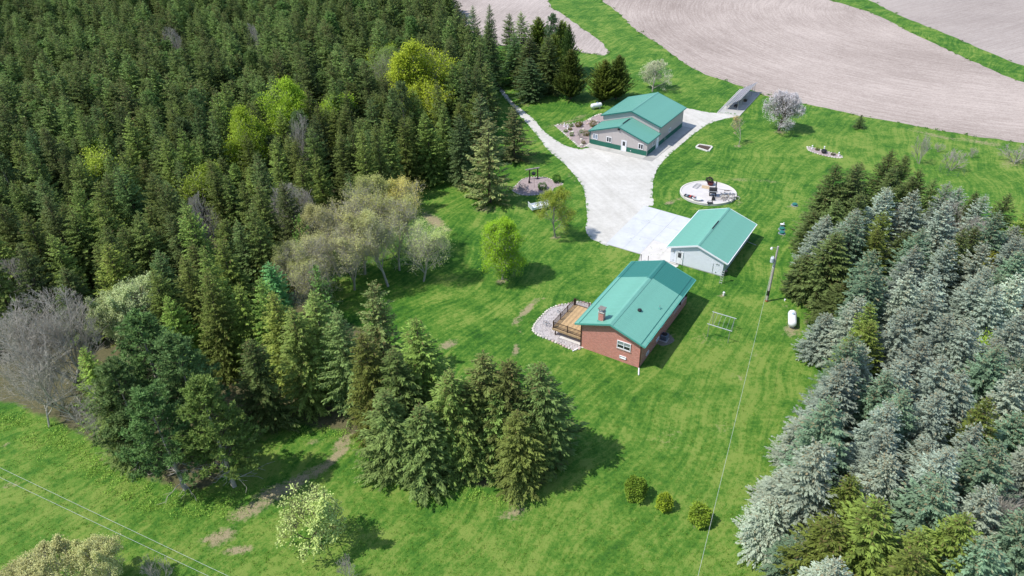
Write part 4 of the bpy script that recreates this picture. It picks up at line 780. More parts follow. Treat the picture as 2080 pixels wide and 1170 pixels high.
# ---------------- lawn trees and bushes ----------------
def plant_px(key, px, py, H, Rw, name, lab, cat='tree', group=None, tint=(1, 1, 1), rz=None):
    q = G(px, py); return plant(key, (q.x, q.y), H, Rw, name, lab, cat, group, tint, rz)
plant_px('maple', 1020, 568, 8.4, 2.9, 'maple_tree', 'round lime-green leafing maple standing alone on the lawn', tint=(.85, 1.0, .6))
plant_px('thinmaple', 1128, 482, 7.6, 3.0, 'young_tree', 'thinly leaved yellow-green young tree beside the drive in front of the white trailer', tint=(.8, .68, .9))
plant_px('blossom', 1581, 266, 7.0, 3.6, 'blossom_tree', 'white flowering tree on the lawn near the solar panels')
plant_px('paleblossom', 1325, 186, 6.4, 3.8, 'blossom_tree', 'pale greenish white flowering tree behind the metal shed', tint=(1.0, 1.05, 1.5))
plant_px('sapling', 1500, 297, 6.2, 1.9, 'sapling', 'slim budding reddish sapling between shed and flowering tree', tint=(1.1, .8, .8))
plant_px('youngspruce', 1744, 260, 2.6, 1.25, 'young_spruce', 'small dark spruce alone on the far lawn', tint=(.8, .95, .9))
plant_px('pear', 640, 1102, 9.6, 2.9, 'young_tree', 'pale flowering cone-shaped young tree at the bottom near the dirt path', tint=(1.05, 1.25, 1.0))
for px, py, H, Rw, lab in ((235, 1200, 5.6, 2.1, 'pale yellow leafing bush with the highest round top at the bottom left'), (140, 1225, 5.6, 2.8, 'wide pale yellow leafing bush in the bottom left corner'), (75, 1240, 5, 1.9, 'small pale yellow bush at the far bottom left')):
    plant_px('yellowbush', px, py, H, Rw, 'leafing_bush', lab, 'bush', 'pale yellow bushes', (1.1, 1.1, 1.1))
plant_px('bareshrub', 330, 1190, 3.6, 1.2, 'bare_shrub', 'small bare shrub right of the pale yellow bushes at the bottom edge', 'shrub')
plant_px('bareshrub', 710, 1175, 2.6, .9, 'bare_shrub', 'bare twig shrub at the bottom edge of the picture', 'shrub')
for k, px, py, H, Rw, lab, tint in (('bush0', 1290, 1008, 2.3, 1.02, 'largest of three round green bushes on the lower lawn', (1.2, 1.0, .6)), ('bush1', 1348, 1033, 1.9, .66, 'smallest yellow-green bush, middle of three on the lower lawn', (1.7, 1.15, .5)), ('bush1', 1419, 1060, 2.1, .9, 'rightmost of three round bushes on the lower lawn, nearest the wire', (1.4, 1.05, .6))):
    plant_px(k, px, py, H, Rw, 'round_bush', lab, 'bush', 'round bushes on the lower lawn', tint)
for px, py, H, Rw, lab in ((1864, 332, 5.2, 1.6, 'bare slim tree behind the top of the grove'), (1932, 346, 3.6, 2.0, 'bare rounded shrub inside a wire ring on the far lawn'), (1905, 308, 1.6, 1.0, 'low bare twig bush on the far lawn, left one'), (1972, 320, 1.8, .9, 'low bare twig bush on the far lawn, right one'),
                            (2058, 330, 3, 2.8, 'spreading bare bush near the right frame edge')):
    plant_px('bareshrub', px, py, H, Rw, 'bare_shrub', lab, 'shrub', 'bare shrubs on the far lawn')

# ---------------- rough growth along wood edges and field borders ----------------
def scatter_tufts(name, pts, m, size, label=None, cat=None, k=26, leaf=(.25, .6), lw=.16):
    pts = np.array(pts); rep = np.repeat(pts, k, 0).astype(float); n_ = len(rep); sz = np.repeat(rng.uniform(.5, 1.3, len(pts))*size, k)
    rep[:, :2] += rng.normal(0, 1, (n_, 2))*sz[:, None]*.45; rep[:, 2] += rng.random(n_)*sz*.35
    d = rng.normal(0, 1, (n_, 3)); d[:, 2] = np.abs(d[:, 2])+.3; d /= np.linalg.norm(d, axis=1)[:, None]
    V, T = twigs_np(rep, d, rng.uniform(leaf[0], leaf[1], n_)*sz, lw*sz, .1, rng)
    me = mesh_np(name, V, T, m, {'tint': np.repeat(rng.random(n_), 4)}); o = bpy.data.objects.new(name, me); COL.objects.link(o); tag(o, label, cat, kind='stuff'); return o
def along(px, step, off, sm=True):
    W = [G(*p) for p in px]; out = []
    for a, b_ in zip(W[:-1], W[1:]):
        k = int((b_-a).length/step)
        for i in range(k): q = a.lerp(b_, i/max(1, k)); out.append((q.x+random.gauss(0, off), q.y+random.gauss(0, off), 0))
    return out
edge = along([(0, 845), (60, 868), (150, 915), (240, 985), (330, 1020), (440, 1030), (500, 1000)], .14, 1.0)+along([(560, 862), (640, 872), (715, 885), (760, 945), (860, 962), (940, 1005), (1060, 1022)], .25, .6)
ug = scatter_tufts('undergrowth', edge, LF['weed'], .6, 'low green and grey undergrowth along the foot of the wood', 'undergrowth', 34, (.12, .3), .07); ug.color = (1.7, 1.35, 1.2, 1)
fe = []
for pl, st in ((field_polys[0], 1), (field_polys[1], 1), (field_polys[2], 2)):
    for i in range(0, len(pl), st):
        if random.random() < .55: fe.append((pl[i][0]+random.gauss(0, .3), pl[i][1]+random.gauss(0, .3), 0))
lw_ = []
while len(lw_) < 9000:
    px, py = random.uniform(0, 2080), 150+1040*math.sqrt(random.random()); q = G(px, py)
    if not inpoly(px, py, DR) and not inpoly(px, py, F2) and not inpoly(px, py, GROVE_FLOOR) and not inpoly(px, py, FOREST_FLOOR) and not (1350 < px < 1540 and 330 < py < 580) and not (1080 < px < 1420 and 520 < py < 760) and not (1120 < px < 1400 and 180 < py < 340): lw_.append((q.x, q.y, -.02))
lt = scatter_tufts('lawn_tufts', lw_, LF['weed'], .20, 'slightly taller grass tufts and clover spread over the lawn', 'grass', 9, (.3, .7), .12); lt.color = (.95, 1.0, .6, 1)
ft = scatter_tufts('field_edge_grass', fe, LF['weed'], .5, 'ragged grass tufts along the field borders', 'grass'); ft.color = (.55, .75, .4, 1)
JM = [(q.x, q.y) for q in (G(1225, 490), G(1308, 414), G(1420, 440), G(1360, 560), G(1290, 540))]
de = [(p[0]+random.gauss(0, .12), p[1]+random.gauss(0, .12), 0) for p in drive if random.random() < .7 and not inpoly(p[0], p[1], JM) and not (1180 < proj((p[0], p[1], 0))[0] < 1402 and 215 < proj((p[0], p[1], 0))[1] < 305)]
dt = scatter_tufts('drive_edge_grass', de, LF['weed'], .26, 'short grass tufts along the gravel drive edge', 'grass'); dt.color = (.6, .85, .3, 1)
# ---------------- buildings ----------------
def wall_mat(name, kind, c0, c1=None):
    global n, L, tc
    m = bpy.data.materials.new(name); m.use_nodes = True; n = m.node_tree; L = n.links; b = n.nodes['Principled BSDF']; b.inputs['Roughness'].default_value = .85; b.inputs['Specular IOR Level'].default_value = .2
    tc = N('TexCoord').outputs['Object']; sx = N('SeparateXYZ'); L.new(tc, sx.inputs[0]); cx = N('CombineXYZ')
    L.new(math_('ADD', sx.outputs[0], sx.outputs[1]), cx.inputs[0]); L.new(sx.outputs[2], cx.inputs[1])
    if kind == 'brick':
        br = N('TexBrick'); L.new(cx.outputs[0], br.inputs['Vector']); br.inputs['Scale'].default_value = 1
        for k_, v_ in (('Mortar Size', .014), ('Brick Width', .26), ('Row Height', .095), ('Mortar Smooth', .3), ('Bias', 0)): br.inputs[k_].default_value = v_
        br.inputs['Color1'].default_value = (*c0, 1); br.inputs['Color2'].default_value = (*c1, 1); br.inputs['Mortar'].default_value = (.70, .52, .47, 1)
        nz = noise(tc, 1.3, 5, .7); L.new(mixc(math_('MULTIPLY', mrange(nz, .35, .7), .25), br.outputs['Color'], (.55, .30, .25)), b.inputs['Base Color'])
        bp = N('Bump'); bp.inputs['Strength'].default_value = .6; bp.inputs['Distance'].default_value = .02; bp.invert = True; L.new(br.outputs['Fac'], bp.inputs['Height']); L.new(bp.outputs[0], b.inputs['Normal'])
    return m
brick_m = wall_mat('red_brick', 'brick', (.68, .225, .165), (.48, .13, .095))
teal = mat('teal_metal_roof', (.165, .405, .32), .42, spec=.45, noise=.07, nscale=.6)
teal_b = mat('teal_metal_roof_shed', (.145, .36, .29), .42, spec=.45, noise=.035, nscale=.35)
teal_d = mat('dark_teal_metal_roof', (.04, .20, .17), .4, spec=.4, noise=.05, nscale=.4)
teal_t = mat('teal_trim', (.10, .36, .30), .5, spec=.4); dteal_t = mat('dark_teal_trim', (.03, .16, .14), .5)
whitep = mat('white_paint', (.80, .81, .83), .6, spec=.3); cool = mat('white_siding', (.72, .75, .80), .6, spec=.3, noise=.03, nscale=.8)
tan_s = mat('taupe_metal_siding', (.50, .455, .44), .6, spec=.3, noise=.03, nscale=.8); gr_s = mat('green_metal_siding', (.025, .15, .105), .55, spec=.35, noise=.05, nscale=1)
glass = mat('window_glass', (.03, .035, .04), .08, spec=.6); blackm = mat('black_metal', (.02, .02, .022), .5, spec=.4); greym = mat('grey_metal', (.42, .43, .44), .45, metal=.6)
browm = mat('dark_brown_metal', (.06, .035, .025), .5); redp = mat('red_paint', (.45, .04, .025), .6); steel = mat('galvanised_steel', (.6, .61, .62), .4, metal=.5)
def FM(face, W, Lg, v0=0):                                   # plane coordinates (across, up, out) -> building coordinates
    return {'front': lambda a, b, c: (a, v0-c, b), 'right': lambda a, b, c: (W+c, a, b), 'left': lambda a, b, c: (-c, Lg-a, b), 'back': lambda a, b, c: (W-a, Lg+c, b)}[face]
def pbox(mb, F, a0, a1, b0, b1, c0, c1):
    vs = [F(a, b_, c) for c in (c0, c1) for a, b_ in ((a0, b0), (a1, b0), (a1, b1), (a0, b1))]
    return mb.add(vs, [(0, 3, 2, 1), (4, 5, 6, 7), (0, 1, 5, 4), (1, 2, 6, 5), (2, 3, 7, 6), (3, 0, 4, 7)])
def window(par, F, a, b_, w_, h_, sash=1, mull=1, fm=None, gm=None, fr=.09, label=None):
    fm = fm or whitep; mb = MB()
    pbox(mb, F, a, a+w_, b_, b_+fr, .003, .09); pbox(mb, F, a, a+w_, b_+h_-fr, b_+h_, .003, .09); pbox(mb, F, a, a+fr, b_+fr, b_+h_-fr, .003, .09); pbox(mb, F, a+w_-fr, a+w_, b_+fr, b_+h_-fr, .003, .09)
    iw = (w_-2*fr-mull*fr)/(mull+1)
    for k in range(mull): x = a+fr+iw*(k+1)+fr*k; pbox(mb, F, x, x+fr, b_+fr, b_+h_-fr, .003, .085)
    fo = mb.build('window', fm, par)
    if label: fo['label'] = label
    for k in range(mull+1):
        x = a+fr+k*(iw+fr); hh = (h_-2*fr-(sash*.05))/(sash+1)
        for j in range(sash+1): y = b_+fr+j*(hh+.05); pbox(MB(), F, x, x+iw, y, y+hh, .003, .03).build('pane', (gm if j or not sash else glass) or glass, fo)
        if sash: pbox(MB(), F, x, x+iw, b_+fr+hh, b_+fr+hh+.05, .003, .06).build('sash_bar', fm, fo)
    return fo
def door(par, F, a, b_, w_, h_, gl=True):
    mb = MB(); pbox(mb, F, a, a+w_, b_, b_+h_, .003, .05)
    for x0, x1, y0, y1 in ((a-.09, a, b_, b_+h_+.09), (a+w_, a+w_+.09, b_, b_+h_+.09), (a, a+w_, b_+h_, b_+h_+.09)): pbox(mb, F, x0, x1, y0, y1, .003, .10)
    d = mb.build('door', whitep, par)
    if gl: pbox(MB(), F, a+w_*.22, a+w_*.78, b_+h_*.52, b_+h_*.92, .052, .065).build('door_pane', glass, d)
    pbox(MB(), F, a+w_*.84, a+w_*.92, b_+h_*.45, b_+h_*.49, .052, .11).build('handle', greym, d); return d
def gable_roof(par, W, v0, v1, oe, he, hr, m, mt, mark=None, dark=None, pw=.91, eave=None, capw=.28):
    """roof part with metal sheets, ribs, ridge cap and rake trim; he at the eave edge, hr at the ridge"""
    half = W/2+oe; sl = (hr-he)/half; th = .05
    def S(side, d, z=0): return (W/2+side*d, hr-sl*d+z)      # d = distance out from ridge
    c = capw; pl = [S(-1, c, .052), S(-1, .03, .085), S(1, .03, .085), S(1, c, .052), S(1, c, .012), S(-1, c, .012)]
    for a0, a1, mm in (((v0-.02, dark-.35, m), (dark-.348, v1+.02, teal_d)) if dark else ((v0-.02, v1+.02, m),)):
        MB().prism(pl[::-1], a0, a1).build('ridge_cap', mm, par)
    root = MB().prism([S(-1, half-.06, -.06), S(-1, 0, -.06), S(1, half-.06, -.06), S(1, half-.06, -.10), S(-1, 0, -.12), S(-1, half-.06, -.10)], v0+.05, v1-.05).build('roof', mt, par)
    k = max(1, round((v1-v0)/pw)); st = (v1-v0)/k; cache = {}
    for side in (-1, 1):
        for i in range(k):
            y = v0+i*st; dk = dark is not None and y+st/2 > dark; key = (side, dk)
            if key not in cache:
                mb = MB(); z0 = random.uniform(0, .002)
                q = [S(side, .0, -.05), S(side, half, -.05), S(side, half, 0), S(side, .0, 0)]
                mb.prism(q if side > 0 else q[::-1], .003, st-.003)
                for r_ in (0.02, .32, .62):
                    yy_ = r_*st/pw+.02; q2 = [S(side, .05, .001), S(side, half, .001), S(side, half, .022), S(side, .05, .022)]; mb.prism(q2 if side > 0 else q2[::-1], yy_, yy_+.035)
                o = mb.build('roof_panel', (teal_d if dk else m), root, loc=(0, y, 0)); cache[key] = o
            else: share(cache[key], 'roof_panel', root, (0, y, 0))
    for nm_, y0, y1 in (('rake_trim', v0-.06, v0-.005), ('rake_trim', v1+.005, v1+.06)):
        for side in (-1, 1):
            q = [S(side, 0, -.20), S(side, half+.02, -.20), S(side, half+.02, .035), S(side, 0, .035)]; MB().prism(q if side > 0 else q[::-1], y0, y1).build(nm_, mt if eave is None else eave, par)
    for side in (-1, 1):
        u = W/2+side*(half+.02); MB().box(min(u, u+side*.10), max(u, u+side*.10), v0-.05, v1+.05, he-.13, he-.01).build('gutter', (mt if eave is None else eave), par)
    return S
def gable_body(par, name, m, W, v0, v1, oe, he, hr, drop=.12, z0=0):
    sl = (hr-he)/(W/2+oe); zt = he+sl*oe-drop
    return MB().prism([(0, z0), (W, z0), (W, zt), (W/2, hr-drop), (0, zt)], v0, v1).build(name, m, par)

# brick house
YAW = R(-32.9); HO = thing('brick_house', 'red brick house with long teal metal roof and chimney, nearest the camera', 'house', (8.28, 69.95, 0), YAW)
W, Lh, he, hr, og, oe = 7.69, 15.3, 3.74, 5.29, .48, .63
def loc(o, px, py, z): q = o.matrix_basis.inverted() @ G(px, py, z); return q
LB = 10.6
bw = gable_body(HO, 'wall', brick_m, W, 0, LB, oe, he, hr)
MB().box(.15, W-.15, LB+.003, Lh, 0, .35).build('porch_floor', conc3, HO)
MB().box(W-.24, W, LB+.003, Lh, 0, 1.15).build('porch_wall', brick_m, HO); MB().box(0, .24, LB+.003, Lh, .36, 1.15).build('porch_wall', brick_m, HO)
MB().box(.24, W-.24, Lh-.24, Lh, .36, 1.15).build('porch_wall', brick_m, HO)
for u, v in ((W-.24, Lh-.24), (0, Lh-.24), (W-.24, (LB+Lh)/2), (0, (LB+Lh)/2)): MB().box(u+.03, u+.21, v+.03, v+.21, 1.153, 3.55).build('porch_post', browm, HO)
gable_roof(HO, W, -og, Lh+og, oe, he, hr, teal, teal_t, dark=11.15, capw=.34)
for side in (-1, 1):                                         # wide eave flashing with a dark joint
    half = W/2+oe; sl = (hr-he)/half; d0, d1 = half-.50, half-.43
    q = [(W/2+side*d0, hr-sl*d0+.024), (W/2+side*d1, hr-sl*d1+.024), (W/2+side*d1, hr-sl*d1+.05), (W/2+side*d0, hr-sl*d0+.05)]
    MB().prism(q if side > 0 else q[::-1], -og, Lh+og).build('snow_guard', dteal_t, HO)
F = FM('front', W, Lh); wl = W/2+.55
mb_ = mat('pale_stone_sill', (.62, .42, .38), .8)
wf = window(HO, F, 4.72, 1.95, 1.75, 1.12, 1, 1, gm=mat('blind_glass', (.28, .33, .33), .3)); pbox(MB(), F, 4.65, 6.54, 1.85, 1.945, .003, .10).build('sill', mb_, HO)
window(HO, F, 5.15, .55, .85, .38, 0, 0, gm=whitep, fr=.06)
Fr = FM('right', W, Lh)
for a, b_, w_, h_ in ((1.9, .5, .8, .4), (5.0, .5, .8, .4), (2.9, 1.9, .9, 1.0), (6.2, 1.9, 1.1, 1.0), (8.9, 1.9, .9, 1.0)): window(HO, Fr, a, b_, w_, h_, 1 if h_ > .5 else 0, 0, fr=.07)
door(HO, Fr, 9.95-.2+.0, .35, .0+.01, .01, False) if False else None
# chimney with cap
c = loc(HO, 1222, 650, 4.75); cx_, cy_ = c.x, c.y; ch = MB().box(cx_-.32, cx_+.32, cy_-.3, cy_+.3, 4.25, 5.95).build('chimney', brick_m, HO)
MB().box(cx_-.38, cx_+.38, cy_-.36, cy_+.36, 5.953, 6.03).build('cap_slab', conc2, ch); MB().tube((cx_, cy_, 6.03), (cx_, cy_, 6.2), .13).build('flue', whitep, ch)
mb = MB(); mb.box(cx_-.4, cx_+.4, cy_-.38, cy_+.38, 6.42, 6.5)
for sx in (-1, 1):
    for sy in (-1, 1): mb.box(cx_+sx*.24-.03, cx_+sx*.24+.03, cy_+sy*.24-.03, cy_+sy*.24+.03, 6.033, 6.418)
mb.build('rain_hood', mat('sooty_stone', (.22, .20, .18), .9, noise=.2), ch)
MB().box(cx_-.40, cx_+.40, cy_-.38, cy_+.38, 4.25, 4.80).build('flashing', teal_t, ch)
c = loc(HO, 1299, 632, 4.7); MB().lathe((c.x, c.y, 4.45), [(.17, 0), (.17, .32), (.25, .34), (.25, .5), (.12, .56)], 14).build('roof_vent', blackm, HO)
c = loc(HO, 1340, 625, 4.3); MB().tube((c.x, c.y, 4.1), (c.x, c.y, 4.72), .035).build('vent_pipe', greym, HO); MB().box(c.x-.14, c.x+.14, c.y-.14, c.y+.14, 4.2, 4.27).build('pipe_flashing', teal_t, HO)
# downspouts
for u, sgn in ((-.08, -1), (W+.0, 1)):
    mb = MB(); x = u if sgn < 0 else W+.003; mb.box(x, x+.08, -.10, -.003, .2, 3.45); mb.tube((x+.04, -.06, 3.45), (x+.04+sgn*.55, -.2, 3.68), .045)
    mb.build('downspout', browm, HO); ext = MB(); ext.add([(x-.02, -.16, .06), (x+.12, -.16, .06), (x+.12+sgn*.45, -1.25, .04), (x-.02+sgn*.45, -1.25, .04), (x-.02, -.16, .16), (x+.12, -.16, .16), (x+.12+sgn*.45, -1.25, .14), (x-.02+sgn*.45, -1.25, .14)],
        [(0, 3, 2, 1), (4, 5, 6, 7), (0, 1, 5, 4), (1, 2, 6, 5), (2, 3, 7, 6), (3, 0, 4, 7)]); ext.build('spout_extension', whitep, HO)
# deck
zd = 1.15; p0 = loc(HO, 1120, 667, zd); p1 = loc(HO, 1167, 618, zd); du = p0.x; dv0, dv1 = p0.y, p1.y; print('deck', du, dv0, dv1)
du = max(min(du, -2.2), -4.2); dv0 = .35
DK_ = thing('deck', 'honey-coloured wooden deck with dark railing on the left side of the brick house', 'deck', (8.28, 69.95, 0), YAW)
wood = mat('honey_wood', (.50, .34, .175), .75, noise=.22, nscale=2.2, bump=.3, bscale=8); wood2 = mat('weathered_wood', (.40, .28, .16), .8, noise=.25, nscale=3); wood3 = mat('bright_wood', (.55, .39, .21), .75, noise=.2, nscale=1.8)
nb_ = int(-du/.15); bwid = (-du-.05)/nb_; base = {}
for i in range(nb_):
    mm = (wood, wood3, wood, wood2)[(i*7) % 4]
    if mm.name not in base: base[mm.name] = MB().box(0, bwid-.012, dv0, dv1, zd-.04, zd).build('deck_board', mm, DK_, loc=(du+i*bwid, 0, 0))
    else: share(base[mm.name], 'deck_board', DK_, (du+i*bwid, 0, 0))
fm_ = MB(); fm_.box(du, -.05, dv0-.05, dv0-.003, zd-.28, zd); fm_.box(du-.05, du-.003, dv0-.05, dv1+.05, zd-.28, zd); fm_.box(du, -.05, dv1+.003, dv1+.05, zd-.28, zd); fm_.build('rim_joist', wood2, DK_)
for v in (dv0+.15, (dv0+dv1)/2, dv1-.2): MB().box(du+.25, du+.37, v, v+.12, 0, zd-.043).build('support_post', browm, DK_)
def railing(ax, fixed, a0, a1, npost):
    rail = MB(); bal = MB()
    def Bx(mb, s0, s1, t, z0, z1): mb.box(s0, s1, fixed-t, fixed+t, z0, z1) if ax == 'u' else mb.box(fixed-t, fixed+t, s0, s1, z0, z1)
    Bx(rail, a0, a1, .03, zd+.90, zd+.95); Bx(rail, a0, a1, .02, zd+.10, zd+.14); rail.build('rail', browm, DK_)
    s = a0+.12
    while s < a1-.05: Bx(bal, s-.012, s+.012, .012, zd+.141, zd+.899); s += .125
    tag(bal.build('balusters', browm, DK_), kind='stuff')
    for i in range(npost):
        s = a0+(a1-a0)*i/(npost-1); mb = MB(); Bx(mb, s-.05, s+.05, .05, zd+.002, zd+1.03); mb.build('rail_post', browm, DK_)
railing('u', dv0+.06, du+.06, -.12, 3); railing('v', du+.0, dv0+.2, dv1-.15, 4); railing('u', dv1-.06, du+.1, -.12, 3)
ch_ = thing('deck_chair', 'small red wooden chair in the far corner of the deck', 'chair', HO.matrix_basis @ Vector((-1.25, dv1-.75, zd)), YAW+.6)
MB().box(-.26, .26, -.25, .25, .36, .41).build('seat', redp, ch_); MB().add([(-.27, .22, .41), (.27, .22, .41), (.3, .42, 1.0), (-.3, .42, 1.0), (-.27, .26, .41), (.27, .26, .41), (.3, .46, 1.0), (-.3, .46, 1.0)], [(0, 1, 2, 3), (7, 6, 5, 4), (0, 4, 5, 1), (1, 5, 6, 2), (2, 6, 7, 3), (3, 7, 4, 0)]).build('backrest', redp, ch_)
for s in (-1, 1):
    MB().box(s*.36-.06, s*.36+.06, -.3, .34, .58, .61).build('armrest', mat('orange_wood', (.55, .2, .06), .7), ch_)
    for y in (-.25, .25): MB().box(s*.27-.03, s*.27+.03, y-.03, y+.03, 0, .358).build('leg', redp, ch_)
# air conditioner
q = G(1349, 690); AC = thing('air_conditioner', 'grey-blue air conditioner unit beside the shaded house wall', 'air conditioner', (q.x, q.y, 0), YAW)
acm = mat('slate_blue_metal', (.16, .19, .27), .5); MB().box(-.4, .4, -.4, .4, .1, .85).build('cabinet', acm, AC, bevel=.06); MB().box(-.5, .5, -.5, .5, 0, .097).build('base_pad', conc2, AC)
MB().lathe((0, 0, .853), [(.34, 0), (.34, .03), (.1, .05)], 16).build('fan_grille', blackm, AC)
for k in range(7): MB().box(-.36, .36, -.41, -.402, .2+k*.085, .23+k*.085).build('slat', blackm, AC)
q2 = G(1343, 676); MT = thing('gas_meter', 'small pale meter box on the shaded house wall behind the air conditioner', 'meter', (q2.x, q2.y, 0), YAW); MB().box(-.15, .15, -.12, .12, .5, .95).build('box', whitep, MT, bevel=.03); MB().tube((0, 0, 0), (0, 0, .5), .03).build('pipe', greym, MT)

# garage
gy = R(-33.4); GA = thing('garage', 'white-sided garage with teal metal roof beside the concrete apron', 'garage', (22.91, 89.21, 0), gy)
W, Lg, he, hr, og, oe = 7.74, 12.41, 2.49, 4.04, .3, .6
gable_body(GA, 'wall', cool, W, 0, Lg, oe, he, hr, z0=.13)
MB().box(.02, W-.02, .02, Lg-.02, 0, .127).build('foundation', conc2, GA)
gable_roof(GA, W, -og, Lg+og, oe, he, hr, teal, teal_t, eave=whitep, capw=.25)
F = FM('front', W, Lg); door(GA, F, .95, .14, .86, 1.98)
mb = MB()
zt_ = he+(hr-he)/(W/2+oe)*oe-.2
for k in range(14):
    z = .2+k*.15
    if z < zt_-.02:
        pbox(mb, F, .02, .82, z, z+.012, .002, .014); pbox(mb, F, 1.95, W-.02, z, z+.012, .002, .014)
mb.build('siding_laps', cool, GA)
for x in (.35, .36): pass
pbox(MB(), F, .38, .52, 1.85, 2.05, .003, .14).build('wall_lamp', greym, GA); pbox(MB(), F, 1.3, 1.45, 2.28, 2.36, .003, .12).build('vent', greym, GA); pbox(MB(), F, .42, .52, .45, .55, .003, .06).build('outlet', greym, GA)
pbox(MB(), F, 6.3, 6.34, .1, 1.75, .003, .05).build('conduit', greym, GA); pbox(MB(), F, 6.75, 6.85, .42, .55, .003, .08).build('outlet', greym, GA)
for k in range(3): pbox(MB(), F, 6.7+.16*k, 6.8+.16*k, 1.75+.07*(k % 2), 1.85+.07*(k % 2), .003, .1).build('bracket', greym, GA)
Fl = FM('left', W, Lg)
for a in (1.2, 5.0):                                         # garage doors face the apron
    gd = pbox(MB(), Fl, Lg-a-3.0 if False else a, a+2.8, .14, 2.2, .003, .04).build('garage_door', whitep, GA)
    for k in range(4): pbox(MB(), Fl, a+.03, a+2.77, .17+k*.51, .64+k*.51, .042, .06).build('door_section', whitep, gd)
MB().box(-.04, .05, Lg-.5, Lg-.42, 0, .1)
MB().tube((W+oe-.02, Lg-1.0, 2.25), (W+.06, Lg-1.3, 1.9), .04).build('downspout', blackm, GA); MB().tube((W+.08, Lg-1.3, 0.15), (W+1.5, Lg-1.5, .05), .05).build('spout_extension', greym, GA)
# wheelbarrow-like pile of poles leaning on the garage corner
q = G(1465, 574); LD = thing('leaning_ladder', 'grey ladder and dark tools leaning at the front right corner of the garage', 'ladder', (q.x, q.y, 0), gy)
for s in (-.16, .16): MB().tube((s, -.4, 0), (s*.9, .35, 2.0), .03, n=6).build('rail', greym, LD)
for k in range(6): MB().tube((-.15, -.34+.12*k, .2+k*.3), (.15, -.34+.12*k, .2+k*.3), .018, n=6).build('rung', greym, LD)
MB().tube((.38, -.1, 0), (.3, .4, 1.7), .03, n=6).build('dark_pole', blackm, LD); MB().lathe((.3, .38, 1.65), [(.05, 0), (.24, .08), (.2, .2), (.05, .26)], 10).build('hose_reel', blackm, LD)

# metal shed with a lower front wing
sy = R(-34.2); SH = thing('metal_shed', 'large taupe metal shed with green base band, teal roof and a lower front wing', 'shed', (15.96, 133.5, 0), sy)
W = 11.95; Lw = 5.3
def siding(par, W, v0, v1, oe, he, hr, name_w, faces, band=.95):
    sl = (hr-he)/(W/2+oe); zt = he+sl*oe-.12
    gable_body(par, name_w, tan_s, W, v0, v1, oe, he, hr)
    bd = MB(); e = .012
    if 'front' in faces: bd.box(-e, W+e, v0-e, v0-.001, .02, band)
    if 'right' in faces: bd.box(W+.001, W+e, v0, v1, .02, band)
    if 'left' in faces: bd.box(-e, -.001, v0, v1, .02, band)
    if 'back' in faces: bd.box(-e, W+e, v1+.001, v1+e, .02, band)
    bd.build('green_band', gr_s, par)
    for low, mm, nm_ in ((True, gr_s, 'band_rib'), (False, tan_s, 'siding_rib')):
        rb = MB()
        def rib(face, a, top):
            z0, z1 = (.03, band) if low else (band+.012, top-.03); o_ = .014 if low else .002; F_ = {'front': lambda a_, b_, c_: (a_, v0-c_, b_), 'right': lambda a_, b_, c_: (W+c_, a_, b_), 'left': lambda a_, b_, c_: (-c_, a_, b_)}[face]
            if z1 > z0+.05: pbox(rb, F_, a-.022, a+.022, z0, z1, o_, o_+.022)
        if 'front' in faces:
            a = .2
            while a < W: rib('front', a, hr-.12-sl*abs(a-W/2)); a += .3
        for fc in ('right', 'left'):
            if fc in faces:
                a = v0+.15
                while a < v1: rib(fc, a, zt); a += .3
        tag(rb.build(nm_, mm, par), kind='stuff')
    MB().box(-.02, W+.02, v0-.016, v0-.0125, band, band+.05).build('band_trim', gr_s, par) if 'front' in faces else None
siding(SH, W, 0, Lw, .27, 2.72, 4.75, 'wing_wall', ('front', 'right', 'left'))
gable_roof(SH, W, -.3, Lw-.02, .27, 2.72, 4.75, teal_b, dteal_t, capw=.2)
siding(SH, W, Lw+.01, Lw+11.6, .4, 4.12, 6.15, 'wall', ('front', 'right', 'left', 'back'))
gable_roof(SH, W, Lw-.35, Lw+12.0, .4, 4.12, 6.15, teal_b, dteal_t, capw=.2)
F = FM('front', W, Lw)
window(SH, F, .55, 1.15, 1.05, 1.1, 0, 1, gm=mat('painted_sky_glass', (.22, .27, .36), .15), fr=.1, label='window with bluish sky reflection painted on its panes'); window(SH, F, 3.5, 1.15, 1.05, 1.1, 0, 1, fr=.1); window(SH, F, 10.15, 1.15, 1.05, 1.1, 0, 1, fr=.1); door(SH, F, 6.75, .06, .92, 2.03)  # first window: bluish sky reflection is put into the pane base colour
pbox(MB(), F, W/2-.15, W/2+.25, 4.05, 4.3, .003, .3).build('flood_lamp', blackm, SH); pbox(MB(), F, 8.6, 8.75, .35, .5, .04, .1).build('tap', whitep, SH)
Fr = FM('right', W, Lw); window(SH, Fr, 2.4, 1.1, 1.0, 1.1, 0, 1, fr=.1); door(SH, Fr, 4.1, .06, .95, 2.05, False); window(SH, Fr, 10.0, 1.25, .9, .8, 0, 1, fr=.1)
for u in (-.03, W): MB().box(u, u+.05, -.05, 0, .02, 2.9).build('corner_trim', dteal_t, SH)
for u in (-.03, W+.0): MB().box(u, u+.05, Lw-.05, Lw, 3.3, 4.3).build('corner_trim', dteal_t, SH)
MB().box(W+.0, W+.05, Lw+11.6, Lw+11.65, .02, 4.2).build('corner_trim', dteal_t, SH)
MB().box(W+.05, W+.11, -.14, -.06, .1, 2.6).build('downspout', greym, SH); MB().box(-.14, -.05, -.1, -.02, .1, 2.6).build('downspout', dteal_t, SH)
q = SH.matrix_basis @ Vector((W+.55, 7.1, 0)); LR = thing('leaning_poles', 'pale ladder and poles leaning on the shaded side wall of the metal shed', 'ladder', q, sy)
for v in (0, .55): MB().tube((.2, v, 0), (-.45, v+.3, 2.0), .03, n=6).build('rail', greym, LR)
